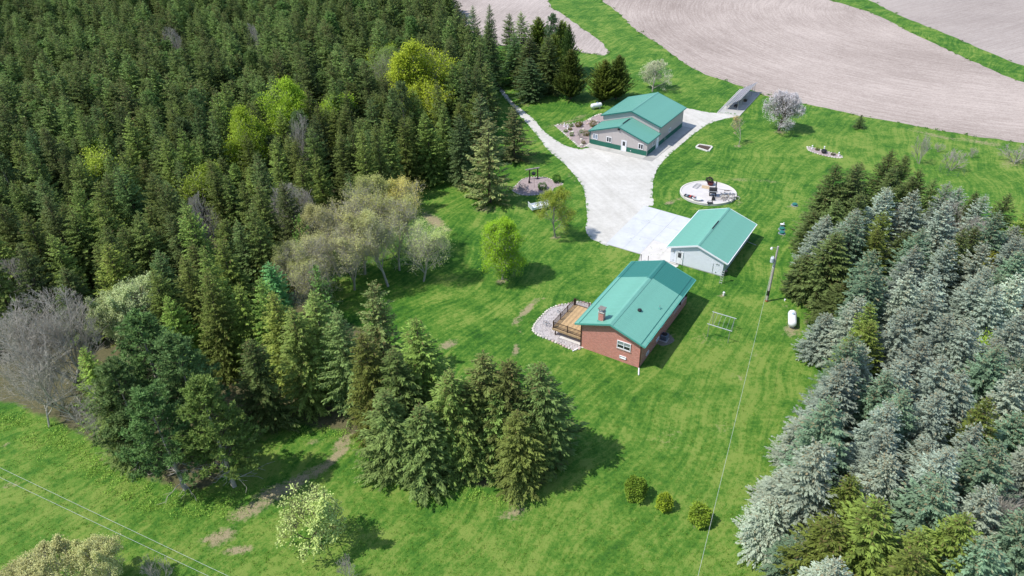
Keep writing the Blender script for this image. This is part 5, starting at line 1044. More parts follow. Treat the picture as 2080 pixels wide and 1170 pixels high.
for k in range(5): t = .12+k*.18; MB().tube((.2-.65*t, .3*t, 2*t), (.2-.65*t, .55+.3*t, 2*t), .02, n=6).build('rung', greym, LR)
# slab around the shed
def sw(u, v): q = SH.matrix_basis @ Vector((u, v, 0)); return (q.x, q.y)
ss = sheet('shed_slab', [sw(-.3, -1.7), sw(W+1.9, -1.7), sw(W+2.3, Lw+12.2), sw(W-.1, Lw+12.2), sw(W-.1, -.02), sw(-.3, -.02)], .016, mat('slab_joint', (.33, .32, .30), .9))
for i in range(5): MB().slab([sw(-.3+i*2.45+.02, -1.68), sw(-.3+(i+1)*2.45-.02, -1.68), sw(-.3+(i+1)*2.45-.02, -.03), sw(-.3+i*2.45+.02, -.03)], .016, .055).build('concrete_panel', conc2, ss)
for j in range(7): MB().slab([sw(W+.02, j*2.45+.02), sw(W+1.97, j*2.45+.02), sw(W+1.97, j*2.45+2.43), sw(W+.02, j*2.45+2.43)], .016, .055+.002*(j % 2)).build('concrete_panel', conc2, ss)
# ---------------- stones, beds ----------------
def rock_np(n_, pos, size, rg, flat=.6):
    base = np.array([(1, 0, 0), (-1, 0, 0), (0, 1, 0), (0, -1, 0), (0, 0, 1), (0, 0, -1)], float); F_ = np.array([(0, 2, 4), (2, 1, 4), (1, 3, 4), (3, 0, 4), (2, 0, 5), (1, 2, 5), (3, 1, 5), (0, 3, 5)])
    V = base[None]*rg.uniform(.6, 1.2, (n_, 6, 1))*size[:, None, None]; V[:, :, 2] *= flat; a = rg.uniform(0, 6.28, n_); c, s = np.cos(a)[:, None], np.sin(a)[:, None]
    V = np.stack([V[:, :, 0]*c-V[:, :, 1]*s, V[:, :, 0]*s+V[:, :, 1]*c, V[:, :, 2]], 2)+np.asarray(pos)[:, None, :]
    return V.reshape(-1, 3), (F_[None]+np.arange(n_)[:, None, None]*6).reshape(-1, 3)
def stone_mat(name, c0, c1):
    global n, L, tc
    m = bpy.data.materials.new(name); m.use_nodes = True; n = m.node_tree; L = n.links; b = n.nodes['Principled BSDF']; b.inputs['Roughness'].default_value = .9
    a = N('Attribute', attribute_name='tint').outputs['Fac']; L.new(mixc(a, c0, c1), b.inputs['Base Color']); return m
def stones_in(name, poly, per, smin, smax, m, parent, z=.01, seed=3):
    rg = np.random.default_rng(seed); xs_ = [p[0] for p in poly]; ys_ = [p[1] for p in poly]; out = []
    area = abs(sum(poly[i][0]*poly[(i+1) % len(poly)][1]-poly[(i+1) % len(poly)][0]*poly[i][1] for i in range(len(poly))))/2
    while len(out) < area*per:
        x, y = rg.uniform(min(xs_), max(xs_)), rg.uniform(min(ys_), max(ys_))
        if inpoly(x, y, poly): out.append((x, y, z))
    V, T = rock_np(len(out), out, rg.uniform(smin, smax, len(out)), rg); me = mesh_np(name, V, T, m, {'tint': np.repeat(rg.random(len(out)), 6)})
    o = bpy.data.objects.new(name, me); COL.objects.link(o); o.parent = parent; return tag(o, kind='stuff')
def rock_mesh(seed, s, m):
    import bmesh
    rg = np.random.default_rng(seed); bm = bmesh.new(); bmesh.ops.create_icosphere(bm, subdivisions=2, radius=s)
    for v in bm.verts: v.co *= rg.uniform(.8, 1.15); v.co.z *= .62
    me = bpy.data.meshes.new('border_stone'); bm.to_mesh(me); bm.free(); me.materials.append(m); return me
pale_stone = mat('pale_stone', (.62, .58, .50), .9, noise=.2, nscale=4, bump=.3, bscale=9); grey_stone = mat('grey_stone', (.42, .40, .38), .9, noise=.2, nscale=4); pink_stone = mat('pink_stone', (.50, .38, .34), .9, noise=.2, nscale=4)
ROCKS = [rock_mesh(i, .2, (pale_stone, grey_stone, pale_stone, pink_stone, pale_stone)[i]) for i in range(5)]
def border(parent, poly, step, sc_=(.7, 1.2), closed=True, z=.06, skip=0):
    k = len(poly); acc = 0
    for i in range(k if closed else k-1):
        a = Vector(poly[i]); b_ = Vector(poly[(i+1) % k]); d = (b_-a).length; t = acc
        while t < d:
            q = a.lerp(b_, t/d)
            if random.random() >= skip:
                o = bpy.data.objects.new('border_stone', random.choice(ROCKS)); COL.objects.link(o); o.parent = parent; s_ = random.uniform(*sc_); o.scale = (s_*1.2, s_, s_); o.rotation_euler = (0, 0, random.uniform(0, 6)); o.location = (q.x, q.y, z)
            t += step*random.uniform(.85, 1.2)
        acc = t-d
def bed(name, px, m, label, z=.02, jit=.05):
    W_ = [xy(*p) for p in px]; W_ = smooth_px(W_, 4, True); o = sheet(name, W_, z, m); o['label'] = label; return o, W_
def boulder(px, py, s, label, grp, i=0):
    o = bpy.data.objects.new('garden_rock', ROCKS[i % 5]); COL.objects.link(o); q = G(px, py); o.location = (q.x, q.y, .09*s); o.scale = (s*1.2, s, s*1.15); o.rotation_euler = (0, 0, random.uniform(0, 6)); return tag(o, label, 'rock', grp)
stm = stone_mat('river_stones', (.32, .29, .28), (.74, .70, .68)); pkm = stone_mat('purple_gravel', (.26, .19, .20), (.52, .43, .43)); crm = stone_mat('mauve_gravel', (.30, .25, .24), (.58, .50, .48))
soil_pink = mat('mauve_mulch', (.36, .29, .28), .95, noise=.15, nscale=2); bedgrey = mat('grey_gravel', (.46, .42, .41), .95, noise=.15, nscale=3)
gb, gp = bed('gravel_bed', [(1083, 672), (1086, 660), (1100, 643), (1120, 626), (1150, 618), (1180, 614), (1215, 622), (1240, 640), (1205, 690), (1178, 708), (1160, 710), (1130, 696), (1095, 682)], bedgrey, 'grey stone bed round the wooden deck')
stones_in('river_stones', gp, 34, .05, .12, stm, gb, .03); border(gb, [p for p in gp], .42, (.55, 1.0), z=.07)
hb = HO.matrix_basis; pv = [tuple((hb @ Vector((u, v, 0)))[:2]) for u, v in ((-3.2, .2), (-.05, .2), (-.05, 2.6), (-3.2, 2.6))]; sheet('patio_slab', pv, .10, conc3)
for k, (px, py, lab) in enumerate(((1137, 640, 'round dark wire stand on the stone bed nearer the far deck corner'), (1109, 662, 'round dark wire stand on the stone bed left of the deck corner'))):
    q = G(px, py); t = thing('garden_ornament', lab, 'garden ornament', (q.x, q.y, 0), 0, 'wire stands on the stone bed')
    MB().tube((0, 0, 0), (0, 0, .55), .03, n=6).build('stem', greym, t); mb = MB()
    for j in range(10): a = j*.628; b_ = a+.628; mb.tube((.36*math.cos(a), .36*math.sin(a), .58), (.36*math.cos(b_), .36*math.sin(b_), .58), .035, n=5)
    mb.build('ring', greym, t); mb = MB()
    for j in range(5): a = j*1.2566; mb.tube((0, 0, .55), (.35*math.cos(a), .35*math.sin(a), .58), .02, n=5)
    mb.build('spokes', blackm, t)
sheet('unit_gravel', ground_poly([(1330, 684), (1345, 672), (1365, 684), (1368, 694), (1350, 702), (1335, 698)], .5, .05), .018, mat('brown_gravel', (.24, .21, .17), .95, noise=.3, nscale=5))

# bell garden left of the drive
mg, mp = bed('mulch_bed', [(1040, 384), (1052, 374), (1062, 364), (1080, 360), (1110, 361), (1125, 368), (1143, 373), (1138, 378), (1125, 382), (1118, 391), (1090, 396), (1065, 397), (1048, 392)], soil_pink, 'mauve gravel bed with stone edging between tall spruce and drive')
stones_in('purple_gravel', mp, 9, .04, .09, pkm, mg, .03, 5); border(mg, mp, .5, (.45, .8))
q = G(1084, 364); AR = thing('bell_frame', 'dark timber post frame with crossbeam and hanging round pot in the mauve bed', 'garden frame', (q.x, q.y, 0), R(8))
for s in (-.72, .72): MB().box(s-.09, s+.09, -.09, .09, 0, 1.95).build('post', browm, AR)
MB().box(-1.25, 1.25, -.12, .12, 1.952, 2.12).build('crossbeam', mat('weathered_grey_wood', (.30, .27, .26), .8, noise=.2), AR, loc=(0, 0, 0)).rotation_euler = (0, R(-5), 0)
MB().tube((0, 0, 1.2), (0, 0, 1.98), .015, n=6).build('chain', blackm, AR); MB().lathe((0, 0, .78), [(.1, 0), (.3, .08), (.36, .25), (.34, .42), (.38, .45)], 14).build('pot', blackm, AR)
mb = MB(); mb.tube((0, 0, 2.12), (0, 0, 2.3), .03, n=6); mb.tube((0, 0, 2.3), (.28, 0, 2.75), .02, n=5); mb.tube((0, 0, 2.3), (-.22, 0, 2.7), .02, n=5); mb.build('antler_ornament', browm, AR)
q = G(1075, 372); t = thing('milk_can', 'small black can standing on the mauve bed left of the post frame', 'can', (q.x, q.y, 0)); MB().lathe((0, 0, 0), [(.17, 0), (.17, .42), (.09, .55), (.09, .65), (.13, .68)], 12).build('body', blackm, t); MB().tube((-.12, 0, .62), (.12, 0, .62), .02, n=5).build('handle', blackm, t)
q = G(1085, 381); t = thing('shepherd_hook', 'thin dark pole standing in the middle of the mauve bed', 'pole', (q.x, q.y, 0)); MB().tube((0, 0, 0), (0, 0, 1.7), .025, n=6).build('shaft', browm, t); MB().tube((0, 0, 1.7), (.22, 0, 1.6), .02, n=5).build('hook', browm, t)
for px, py, H, Rw, tint, lab in ((1102, 384, .95, .95, (.4, .62, .4), 'round clipped green shrub inside the mauve bed'), (1131, 370, 1.25, .85, (.32, .52, .35), 'taller round green shrub at the right end of the mauve bed')): plant_px('bush2', px, py, H*1.2, Rw*.85, 'clipped_shrub', lab, 'shrub', 'clipped shrubs', tint)
plant_px('bareshrub', 1060, 386, 1.1, 1.0, 'bare_shrub', 'low brownish bare shrub at the left end of the mauve bed', 'shrub')

# trailer
q = G(1087, 427); TR = thing('utility_trailer', 'white flat utility trailer with raised mesh tail gate parked on the lawn', 'trailer', (q.x+.25, q.y+.15, 0), R(22))
trw = mat('white_trailer', (.78, .80, .82), .5)
MB().box(-1.1, 2.3, -.8, .8, .55, .62).build('bed', trw, TR)
for y in (-.83, .80): MB().box(-1.1, 2.3, y, y+.03, .55, .92).build('side_board', trw, TR)
MB().box(2.3, 2.33, -.83, .83, .55, .92).build('front_board', trw, TR)
gt = MB(); gt.box(-1.16, -1.11, -.85, .85, .5, .56); gt.box(-1.16, -1.11, -.85, .85, 1.32, 1.38)
for k in range(5): y = -.83+k*.405; gt.box(-1.16, -1.11, y, y+.04, .56, 1.32)
tg = gt.build('tail_gate', trw, TR); MB().box(-1.145, -1.135, -.80, .80, .56, 1.31).build('mesh', mat('pale_mesh', (.5, .56, .58), .6), tg)
for y in (-.98, .86):
    wh = MB().lathe((.55, y, .32), [(.30, 0), (.32, .03), (.32, .12), (.30, .15)], 16, 'y').build('wheel', blackm, TR); MB().lathe((.55, y-.012, .32), [(.16, 0), (.16, .17)], 12, 'y').build('rim', whitep, wh)
    MB().box(.1, 1.0, y-.02, y+.17, .66, .70).build('mudguard', trw, TR)
MB().prism([(2.33, .5), (3.5, .5), (3.5, .58), (2.33, .58)], -.05, .05).build('tow_bar', trw, TR); MB().tube((3.4, 0, 0), (3.4, 0, .5), .035, n=6).build('jack', greym, TR)

# rock garden beside the shed
rgd, rp = bed('rock_garden', [(1129, 256), (1150, 253), (1172, 250), (1190, 246), (1207, 237), (1222, 232), (1240, 238), (1215, 262), (1200, 285), (1196, 294), (1180, 300), (1165, 288), (1147, 272)], soil_pink, 'mauve gravel bed with rocks and small plants left of the metal shed')
stones_in('mauve_gravel', rp, 5, .05, .12, crm, rgd, .03, 8); border(rgd, rp[:-8], .62, (.7, 1.25))
gi_ = 0
for px, py, H, lab in ((1160, 257, .8, 'low green-grey plant at the top left of the rock garden'), (1175, 257, 1.0, 'dark red-brown shrub in the upper middle of the rock garden'), (1158, 264, .5, 'small dark plant beside the pale stone figure'), (1149, 268, .5, 'small olive plant near the lawn border of the rock garden'), (1161, 276, .8, 'green tuft plant in the lower left of the rock garden'),
                        (1181, 270, .7, 'flat green plant in the middle of the rock garden'), (1191, 275, 1.0, 'dark bare bush next to the shed wall corner'), (1185, 292, .6, 'dark low plant at the lower tip of the rock garden'), (1180, 253, .6, 'small dark plant at the top border of the rock garden'), (1205, 257, 1.3, 'brownish ornamental grass clump behind the shed wing corner')):
    br_ = 'brown' in lab or 'dark' in lab; plant_px('bush2', px, py, H, .42 if H < .9 else .7, 'garden_plant', lab, 'plant', 'small plants in the rock garden', (1.0, .45, .5) if br_ else (.8, .8, .5)); gi_ += 1
t = plant_px('bareshrub', 1179, 281, 1.5, 1.0, 'bare_shrub', 'reddish bare twig shrub in the lower part of the rock garden', 'shrub')
for i, (px, py, s_, lab) in enumerate(((1163, 269, 1.4, 'pale rock in the left middle of the rock garden'), (1181, 284, 1.5, 'whitish rock below the reddish bare shrub'), (1181, 296, 1.7, 'pale rock at the lower tip of the rock garden'), (1213, 248, 2.0, 'large white rock behind the shed wing'), (1194, 252, 1.5, 'pale pink rock near the upper right of the rock garden'),
                                       (1185, 263, 1.0, 'small pale rock in the middle of the rock garden'), (1200, 244, 1.3, 'pinkish rock in the narrow upper strip of the rock garden'))): boulder(px, py, s_, lab, 'rocks in the rock garden', i*2)
for px, py, lab in ((1146.5, 257, 'white stone figure at the left tip of the rock garden'), (1153.5, 262, 'slim white post figure near the left tip of the rock garden')):
    q = G(px, py); t = thing('garden_figure', lab, 'garden figure', (q.x, q.y, 0), 0, 'white figures in the rock garden'); MB().lathe((0, 0, 0), [(.22, 0), (.2, .1), (.12, .2), (.14, .5), (.06, .62)], 10).build('body', whitep, t); MB().lathe((0, 0, .62), [(.06, 0), (.1, .08), (.06, .18)], 10).build('head', whitep, t)

# ---------------- solar array ----------------
SA = [xy(1456, 230), xy(1502, 236.5), xy(1545, 190), xy(1503, 182)]
sl_ = sheet('array_slab', SA, .02, conc2); k = len(SA)
for i in range(4):
    a, b_ = SA[i], SA[(i+1) % 4]; d = Vector((b_[0]-a[0], b_[1]-a[1])); nn = Vector((-d.y, d.x)).normalized()*.12
    MB().slab([a, b_, (b_[0]+nn.x, b_[1]+nn.y), (a[0]+nn.x, a[1]+nn.y)], .022, .16).build('slab_kerb', conc3, sl_)
lo0, lo1 = G(1474, 215.5, .75), G(1508, 179.5, .75); hi0, hi1 = G(1500, 204.5, 2.5), G(1539, 166.5, 2.5)
ax_ = (((lo1-lo0)+(hi1-hi0))/2); ln_ = ax_.length; ax_.z = 0; ax_.normalize(); cr_ = Vector((ax_.y, -ax_.x, 0)); org = lo0.copy(); wd_ = max(2.8, (hi0-lo0).dot(cr_)); print('solar', ln_, (hi0-lo0).dot(cr_), (hi1-lo1).dot(cr_))
ang_ = math.atan2(ax_.y, ax_.x); SO = thing('solar_array', 'long tilted solar panel array on steel posts over a concrete slab by the field', 'solar panels', (org.x, org.y, 0), ang_-math.pi/2)
def sp_(u, v, z=0): return (u, v, .75+u/wd_*1.75+z)           # u across (low to high), v along
pvg = mat('solar_cells', (.15, .155, .21), .22, spec=.7, noise=.1, nscale=1.2); alu = mat('aluminium', (.62, .62, .66), .4, metal=.4)
nv, nu = 12, 4; dvv, duu = ln_/nv, wd_/nu
cell0 = MB().add([sp_(.03, .03), sp_(duu-.03, .03), sp_(duu-.03, dvv-.03), sp_(.03, dvv-.03), sp_(.03, .03, .045), sp_(duu-.03, .03, .045), sp_(duu-.03, dvv-.03, .045), sp_(.03, dvv-.03, .045)], [(0, 3, 2, 1), (4, 5, 6, 7), (0, 1, 5, 4), (1, 2, 6, 5), (2, 3, 7, 6), (3, 0, 4, 7)])
first = None
for i in range(nu):
    for j in range(nv):
        if first is None: first = cell0.build('solar_panel', pvg, SO)
        else: share(first, 'solar_panel', SO, (i*duu, j*dvv, i*duu/wd_*1.75))
for i in range(nu+1):
    u = min(max(i*duu, .02), wd_-.02); MB().add([sp_(u-.035, 0, -.05), sp_(u+.035, 0, -.05), sp_(u+.035, ln_, -.05), sp_(u-.035, ln_, -.05), sp_(u-.035, 0, .055), sp_(u+.035, 0, .055), sp_(u+.035, ln_, .055), sp_(u-.035, ln_, .055)], [(0, 3, 2, 1), (4, 5, 6, 7), (0, 1, 5, 4), (1, 2, 6, 5), (2, 3, 7, 6), (3, 0, 4, 7)]).build('rail', alu, SO)
for j in range(7):
    v = .3+(ln_-.6)*j/6
    for u in (.25, wd_-.3): MB().tube((u, v, 0), (u, v, sp_(u, v)[2]-.1), .045, n=8).build('post', greym, SO)
    MB().tube((.25, v, .6), (wd_-.3, v, sp_(wd_-.3, v)[2]-.15), .035, n=6).build('brace', greym, SO)
    if j % 2: MB().tube((wd_-.3, v-.02, .4), (wd_-.3, min(ln_, v+1.2), 1.9), .025, n=6).build('brace', greym, SO)
q = G(1513, 206); t = thing('dark_barrel', 'low dark round tub on the slab under the solar array', 'tub', (q.x, q.y, 0)); MB().lathe((0, 0, .021), [(.42, 0), (.48, .3), (.48, .42), (.40, .42), (.36, .3)], 16).build('tub', mat('dark_olive', (.06, .055, .04), .7), t); MB().lathe((0, 0, .3), [(.3, 0), (.25, .16)], 12).build('contents', browm, t)
q = G(1494.5, 218); t = thing('push_cart', 'small dark cart standing under the near end of the solar array', 'cart', (q.x, q.y, 0), .5); MB().box(-.35, .35, -.25, .25, .35, .6).build('box', blackm, t); MB().tube((.3, 0, .55), (.75, 0, 1.0), .025, n=6).build('handle', blackm, t)
for y in (-.28, .25): MB().lathe((0, y, .2), [(.2, 0), (.2, .04)], 12, 'y').build('wheel', blackm, t)

# ---------------- round concrete pad and what stands on it ----------------
pcx = G(1438, 394); rx_ = (G(1495, 394)-G(1381, 394)).length/2; ry_ = (G(1438, 370.5)-G(1438, 418)).length/2; pr_ = (rx_+ry_)/2; print('pad', rx_, ry_)
NP_ = 56; circ = [(pcx.x+rx_*math.cos(6.28318*i/NP_), pcx.y+ry_*.98*math.sin(6.28318*i/NP_)) for i in range(NP_)]; padm = mat('pad_concrete', (.58, .55, .53), .9, noise=.10, nscale=.8, bump=.3, bscale=6)
pad = tag(MB().slab(circ, 0, .30).build('round_pad', padm), 'round raised concrete pad on the lawn beyond the garage', kind='structure')
inn = [(pcx.x+(rx_-.22)*math.cos(6.28318*i/NP_), pcx.y+(ry_*.98-.22)*math.sin(6.28318*i/NP_)) for i in range(NP_)]
for i in range(NP_): j = (i+1) % NP_; MB().slab([circ[i], circ[j], inn[j], inn[i]], .302, .38).build('rim_section', mat('pad_rim', (.66, .63, .56), .9, noise=.1), pad)
PZ = .30
def onpad(px, py): q = G(px, py, PZ); return (q.x, q.y, PZ+.002)
t = thing('barbecue_smoker', 'large black smoker grill with chimney and side arms in the middle of the round pad', 'grill', onpad(1447, 397), R(-10))
MB().lathe((-.65, 0, 1.05), [(.05, 0), (.42, .03), (.42, 1.27), (.05, 1.3)], 16, 'x').build('drum', blackm, t); MB().box(-.5, .5, -.42, .42, .55, .8).build('fire_box', blackm, t)
MB().tube((.4, .1, 1.4), (.4, .1, 2.5), .10, n=10).build('chimney', blackm, t); MB().box(-.75, .75, -.75, -.42, .95, 1.0).build('front_shelf', greym, t)
for x in (-.5, .5):
    for y in (-.3, .3): MB().box(x-.04, x+.04, y-.04, y+.04, 0, .95).build('leg', blackm, t)
MB().box(-.12, .12, -1.8, -.75, .35, .5).build('tow_bar', blackm, t); MB().box(-.25, .25, -1.95, -1.7, 0, .5).build('foot', blackm, t)
for y in (-1.25, -1.75): MB().tube((.1, y, .3), (2.1, y-.1, .25), .04, n=6).build('side_arm', browm, t)
MB().tube((.6, .15, 1.2), (3.0, .1, 1.0), .03, n=6).build('crank_rod', browm, t)
for x in (-.55, .48): MB().lathe((x, -.1, .3), [(.3, 0), (.3, .09)], 14, 'x').build('wheel', blackm, t)
t = thing('lounge_chair', 'red and black striped lounge chair near the left edge of the round pad', 'lounge chair', onpad(1402, 402), R(-35))
MB().box(-1.1, 1.1, -.35, .35, .25, .30).build('frame', greym, t)
for k in range(7): MB().box(-1.05+k*.3, -.8+k*.3, -.36, .36, .302, .36).build('cushion_strip', (redp if k % 2 else blackm) if k > 1 else (greym if k else blackm), t)
for x in (-.9, .9):
    for y in (-.3, .3): MB().tube((x, y, 0), (x, y, .25), .025, n=6).build('leg', greym, t)
t = thing('white_tub', 'white oval tub with dark underside beside the striped lounge chair', 'tub', onpad(1416, 407), R(-20))
MB().lathe((0, 0, 0), [(.45, .05), (.62, .3), (.68, .42), (.6, .44), (.5, .2)], 20, sx=1.25, sy=.75).build('tub', whitep, t); MB().lathe((0, 0, 0), [(.5, 0), (.55, .12)], 16, sx=1.2, sy=.7).build('base', blackm, t)
t = thing('folding_cot', 'small flat grey metal cot frame lying on the upper left of the round pad', 'frame', onpad(1415, 379), R(52)); mb = MB(); mb.box(-.9, .9, -.4, -.34, .1, .16); mb.box(-.9, .9, .34, .4, .1, .16)
mb.build('long_rails', greym, t); mb = MB(); [mb.box(x, x+.06, -.4, .4, .161, .20) for x in (-.9, -.3, .3, .84)]; mb.build('cross_bars', greym, t)
t = thing('round_planter', 'dark red-brown round planter with black plant on the upper edge of the pad', 'planter', onpad(1443, 376), 0); MB().lathe((0, 0, .08), [(.3, 0), (.5, .1), (.55, .5), (.45, .52)], 16).build('pot', mat('maroon', (.13, .03, .03), .6), t)
V, T, ti = leafball(303, .55, .4, 500, .16); o = bpy.data.objects.new('dark_foliage', mesh_np('dark_foliage', V, T, mat('dark_foliage', (.03, .02, .03), .7), {'tint': ti})); COL.objects.link(o); o.parent = t; o.location = (-.2, .2, .5)
q = [onpad(a, b_)[:2] for a, b_ in ((1426, 376), (1440, 378), (1447, 386), (1425, 382))]; sheet('wood_mat', q, PZ+.012, mat('tan_board', (.50, .38, .24), .85, noise=.2)).update_tag()
t = thing('small_trestle', 'small black folded trestle at the lower edge of the round pad', 'trestle', onpad(1442, 413.5), 0); MB().box(-.4, .4, -.03, .03, .45, .52).build('top_bar', greym, t)
for x in (-.35, .35):
    for y in (-.3, .3): MB().tube((x, 0, .45), (x*1.2, y, 0), .04, n=6).build('leg', blackm, t)
MB().box(-.4, .4, -.3, .3, .08, .14).build('tray', blackm, t)
t = thing('scrap_pile', 'grey pile of scrap stones and metal on the right side of the round pad', 'pile', onpad(1484, 402), 0); rg_ = np.random.default_rng(9)
for nm_, mm, cx0, cy0, nn_, ss_ in (('dark_stones', grey_stone, 0, -.2, 60, .22), ('blue_grey_scrap', mat('blue_grey', (.28, .31, .36), .7), -.2, 1.4, 50, .2), ('pale_stones', pale_stone, -1.0, .6, 30, .16)):
    pos = np.stack([rg_.normal(cx0, .75, nn_), rg_.normal(cy0, .55, nn_), rg_.uniform(.05, .3, nn_)], 1); pos[:, :2] = np.clip(pos[:, :2], -1.6, 1.3); V, T = rock_np(nn_, pos, rg_.uniform(.5, 1, nn_)*ss_, rg_); o = bpy.data.objects.new(nm_, mesh_np(nm_, V, T, mm)); COL.objects.link(o); o.parent = t; tag(o, kind='stuff')
for i, (a, b_) in enumerate((((1471, 392), (1470, 409)), ((1473, 392), (1484, 403)), ((1472, 388), (1482, 388)))):
    A1, A2 = Vector(onpad(*a)), Vector(onpad(*b_)); t = thing('metal_bar', ('long thin bar lying down the pad towards its lower edge', 'thin yellowish bar lying slanted towards the scrap pile', 'short thin bar lying across the pad beside the scrap')[i], 'bar', A1); MB().tube((0, 0, .06), tuple(A2-A1+Vector((0, 0, .06))), .04, n=6).build('shaft', browm if i != 1 else mat('ochre', (.4, .33, .15), .8), t); MB().lathe((0, 0, .02), [(.08, 0), (.08, .1)], 8).build('end_cap', browm, t)

# small beds on the far lawn
rb = [xy(1415, 300), xy(1421, 295), xy(1445, 299), xy(1438, 307.5)]; t = thing('raised_bed', 'small square garden bed with white timber border and dark soil on the lawn', 'garden bed'); MB().slab(rb, .01, .10).build('soil', mat('dark_soil', (.10, .08, .07), .95, noise=.3, nscale=6), t)
for i in range(4):
    a, b_ = Vector(rb[i]), Vector(rb[(i+1) % 4]); d = (b_-a).normalized(); nn = Vector((-d.y, d.x))*.28; MB().slab([tuple(a-d*(.14 if i % 2 else 0)), tuple(b_+d*(.14 if i % 2 else 0)), tuple(b_+nn), tuple(a+nn)], 0, .2+.003*i).build('timber', mat('pale_timber', (.66, .63, .58), .8, noise=.15), t)
for k in range(4): a = Vector(rb[0]).lerp(Vector(rb[1]), .25+.18*k); b_ = Vector(rb[3]).lerp(Vector(rb[2]), .2+.18*k); MB().tube((a.x, a.y, .12), (b_.x, b_.y, .12), .09, n=6).build('plant_row', browm, t)
sb, sbp = bed('stone_bed', [(1640, 299), (1650, 300), (1675, 307), (1705, 315), (1710, 320), (1700, 321), (1672, 316), (1645, 307)], soil_pink, 'long narrow stone bordered bed on the far lawn'); border(sb, sbp, .5, (.6, 1.1)); stones_in('bed_stones', sbp, 6, .06, .14, stm, sb, .03, 12)
q = G(1673, 311); t = thing('black_pot', 'black cauldron pot in the middle of the narrow stone bed', 'pot', (q.x, q.y, .02)); MB().lathe((0, 0, 0), [(.3, .05), (.5, .25), (.5, .5), (.4, .58), (.44, .64), (.36, .6)], 16).build('bowl', blackm, t); MB().tube((-.4, 0, .62), (.4, 0, .62), .025, n=6).build('handle', blackm, t)
for px, py, lab in ((1649, 303, 'white post lamp at the left end of the narrow stone bed'), (1703, 317, 'white post lamp at the right end of the narrow stone bed'), (1673.5, 305, 'white figure behind the black pot in the narrow stone bed')):
    q = G(px, py); t = thing('garden_figure', lab, 'garden figure', (q.x, q.y, 0), 0, 'white figures in the stone bed'); MB().lathe((0, 0, 0), [(.14, 0), (.1, .1), (.08, .55)], 10).build('body', whitep, t); MB().lathe((0, 0, .55), [(.05, 0), (.13, .08), (.12, .2), (.03, .26)], 10).build('head', whitep, t)
for px, py, lab in ((1660, 305, 'small dark plant left of the black pot'), (1692, 315, 'small brown plant right of the black pot')): plant_px('bush2', px, py, .5, .4, 'garden_plant', lab, 'plant', 'small plants in the stone bed', (.8, .5, .5))
q = G(1932, 350); t = thing('wire_ring_fence', 'round low wire fence around the bare shrub on the far lawn', 'wire fence', (q.x, q.y, 0)); rr = 2.0; wirem = mat('green_grey_wire', (.10, .16, .10), .6)
for h_ in (.3, .7, 1.1):
    mb = MB(); [mb.tube((rr*math.cos(a*.2618), rr*math.sin(a*.2618), h_), (rr*math.cos((a+1)*.2618), rr*math.sin((a+1)*.2618), h_), .012, n=4) for a in range(24)]; mb.build('wire', wirem, t)
for a in range(8): MB().tube((rr*math.cos(a*.7854), rr*math.sin(a*.7854), 0), (rr*math.cos(a*.7854), rr*math.sin(a*.7854), 1.2), .025, n=5).build('stake', wirem, t)

# ---------------- gas tanks, lids, pole, washing line ----------------
def gas_tank(px, py, rz, ln2, r_, label):
    q = G(px, py); t = thing('gas_tank', label, 'gas tank', (q.x, q.y, 0), rz, 'white gas tanks'); pr = []
    for k in range(7): a = R(90*k/6); pr.append((r_*math.sin(a)+.001, -ln2+r_*.75*(1-math.cos(a))))
    pr += [(a, -b_) for a, b_ in pr[::-1]]; o = MB().lathe((0, 0, r_+.28), pr, 24, 'x').build('tank', mat('tank_white', (.82, .82, .82), .35, spec=.4), t, smooth=True)
    for x in (-ln2*.55, ln2*.55): MB().box(x-.12, x+.12, -r_*.6, r_*.6, 0, .42).build('saddle', conc2, t)
    MB().lathe((.15*ln2, 0, 2*r_+.24), [(.17, 0), (.17, .16), (.15, .2), (.02, .22)], 14).build('valve_dome', mat('blue_grey_dome', (.35, .45, .55), .5) if ln2 > 1.2 else whitep, t); MB().box(-.3*ln2, -.3*ln2+.12, -.04, .04, 2*r_+.27, 2*r_+.31).build('lifting_lug', whitep, t); return t
gas_tank(1607, 657, R(72), 1.45, .52, 'white gas tank with blue-grey valve dome on a bare patch beside the blue spruces'); gas_tank(1211, 221, R(22), 1.35, .50, 'white gas tank beside the conical cedars behind the metal shed')
lidm = mat('green_plastic', (.03, .17, .14), .5)
for px, py, lab in ((1588, 466, 'green round septic lid, upper one below the white riser'), (1588, 474, 'green round septic lid, lower one of the row'), (1614, 417, 'green round lid alone near the top of the grove')):
    q = G(px, py); t = thing('septic_lid', lab, 'lid', (q.x, q.y, 0), 0, 'green septic lids'); MB().lathe((0, 0, 0), [(.36, 0), (.36, .22), (.42, .23), (.40, .32), (.1, .38)], 16).build('lid', lidm, t); MB().lathe((0, 0, 0), [(.30, .0), (.55, .02), (.5, .04)], 14).build('collar', greym, t)
q = G(1588.5, 460); t = thing('control_riser', 'white pipe riser with small box at the head of the row of green lids', 'riser', (q.x, q.y, 0)); MB().box(-.28, .28, -.2, .2, 0, .4).build('box', greym, t); MB().tube((.12, -.1, 0), (.12, -.1, .75), .07, n=8).build('pipe', whitep, t); MB().box(-.3, .3, -.22, .22, .402, .46).build('cover', whitep, t)
q = G(1469.5, 600); t = thing('well_cap', 'small white capped well pipe on the lawn below the garage', 'well cap', (q.x, q.y, 0)); MB().tube((0, 0, 0), (0, 0, .42), .11, n=12).build('casing', whitep, t); MB().lathe((0, 0, .42), [(.15, 0), (.15, .1), (.05, .14)], 12).build('cap', whitep, t)
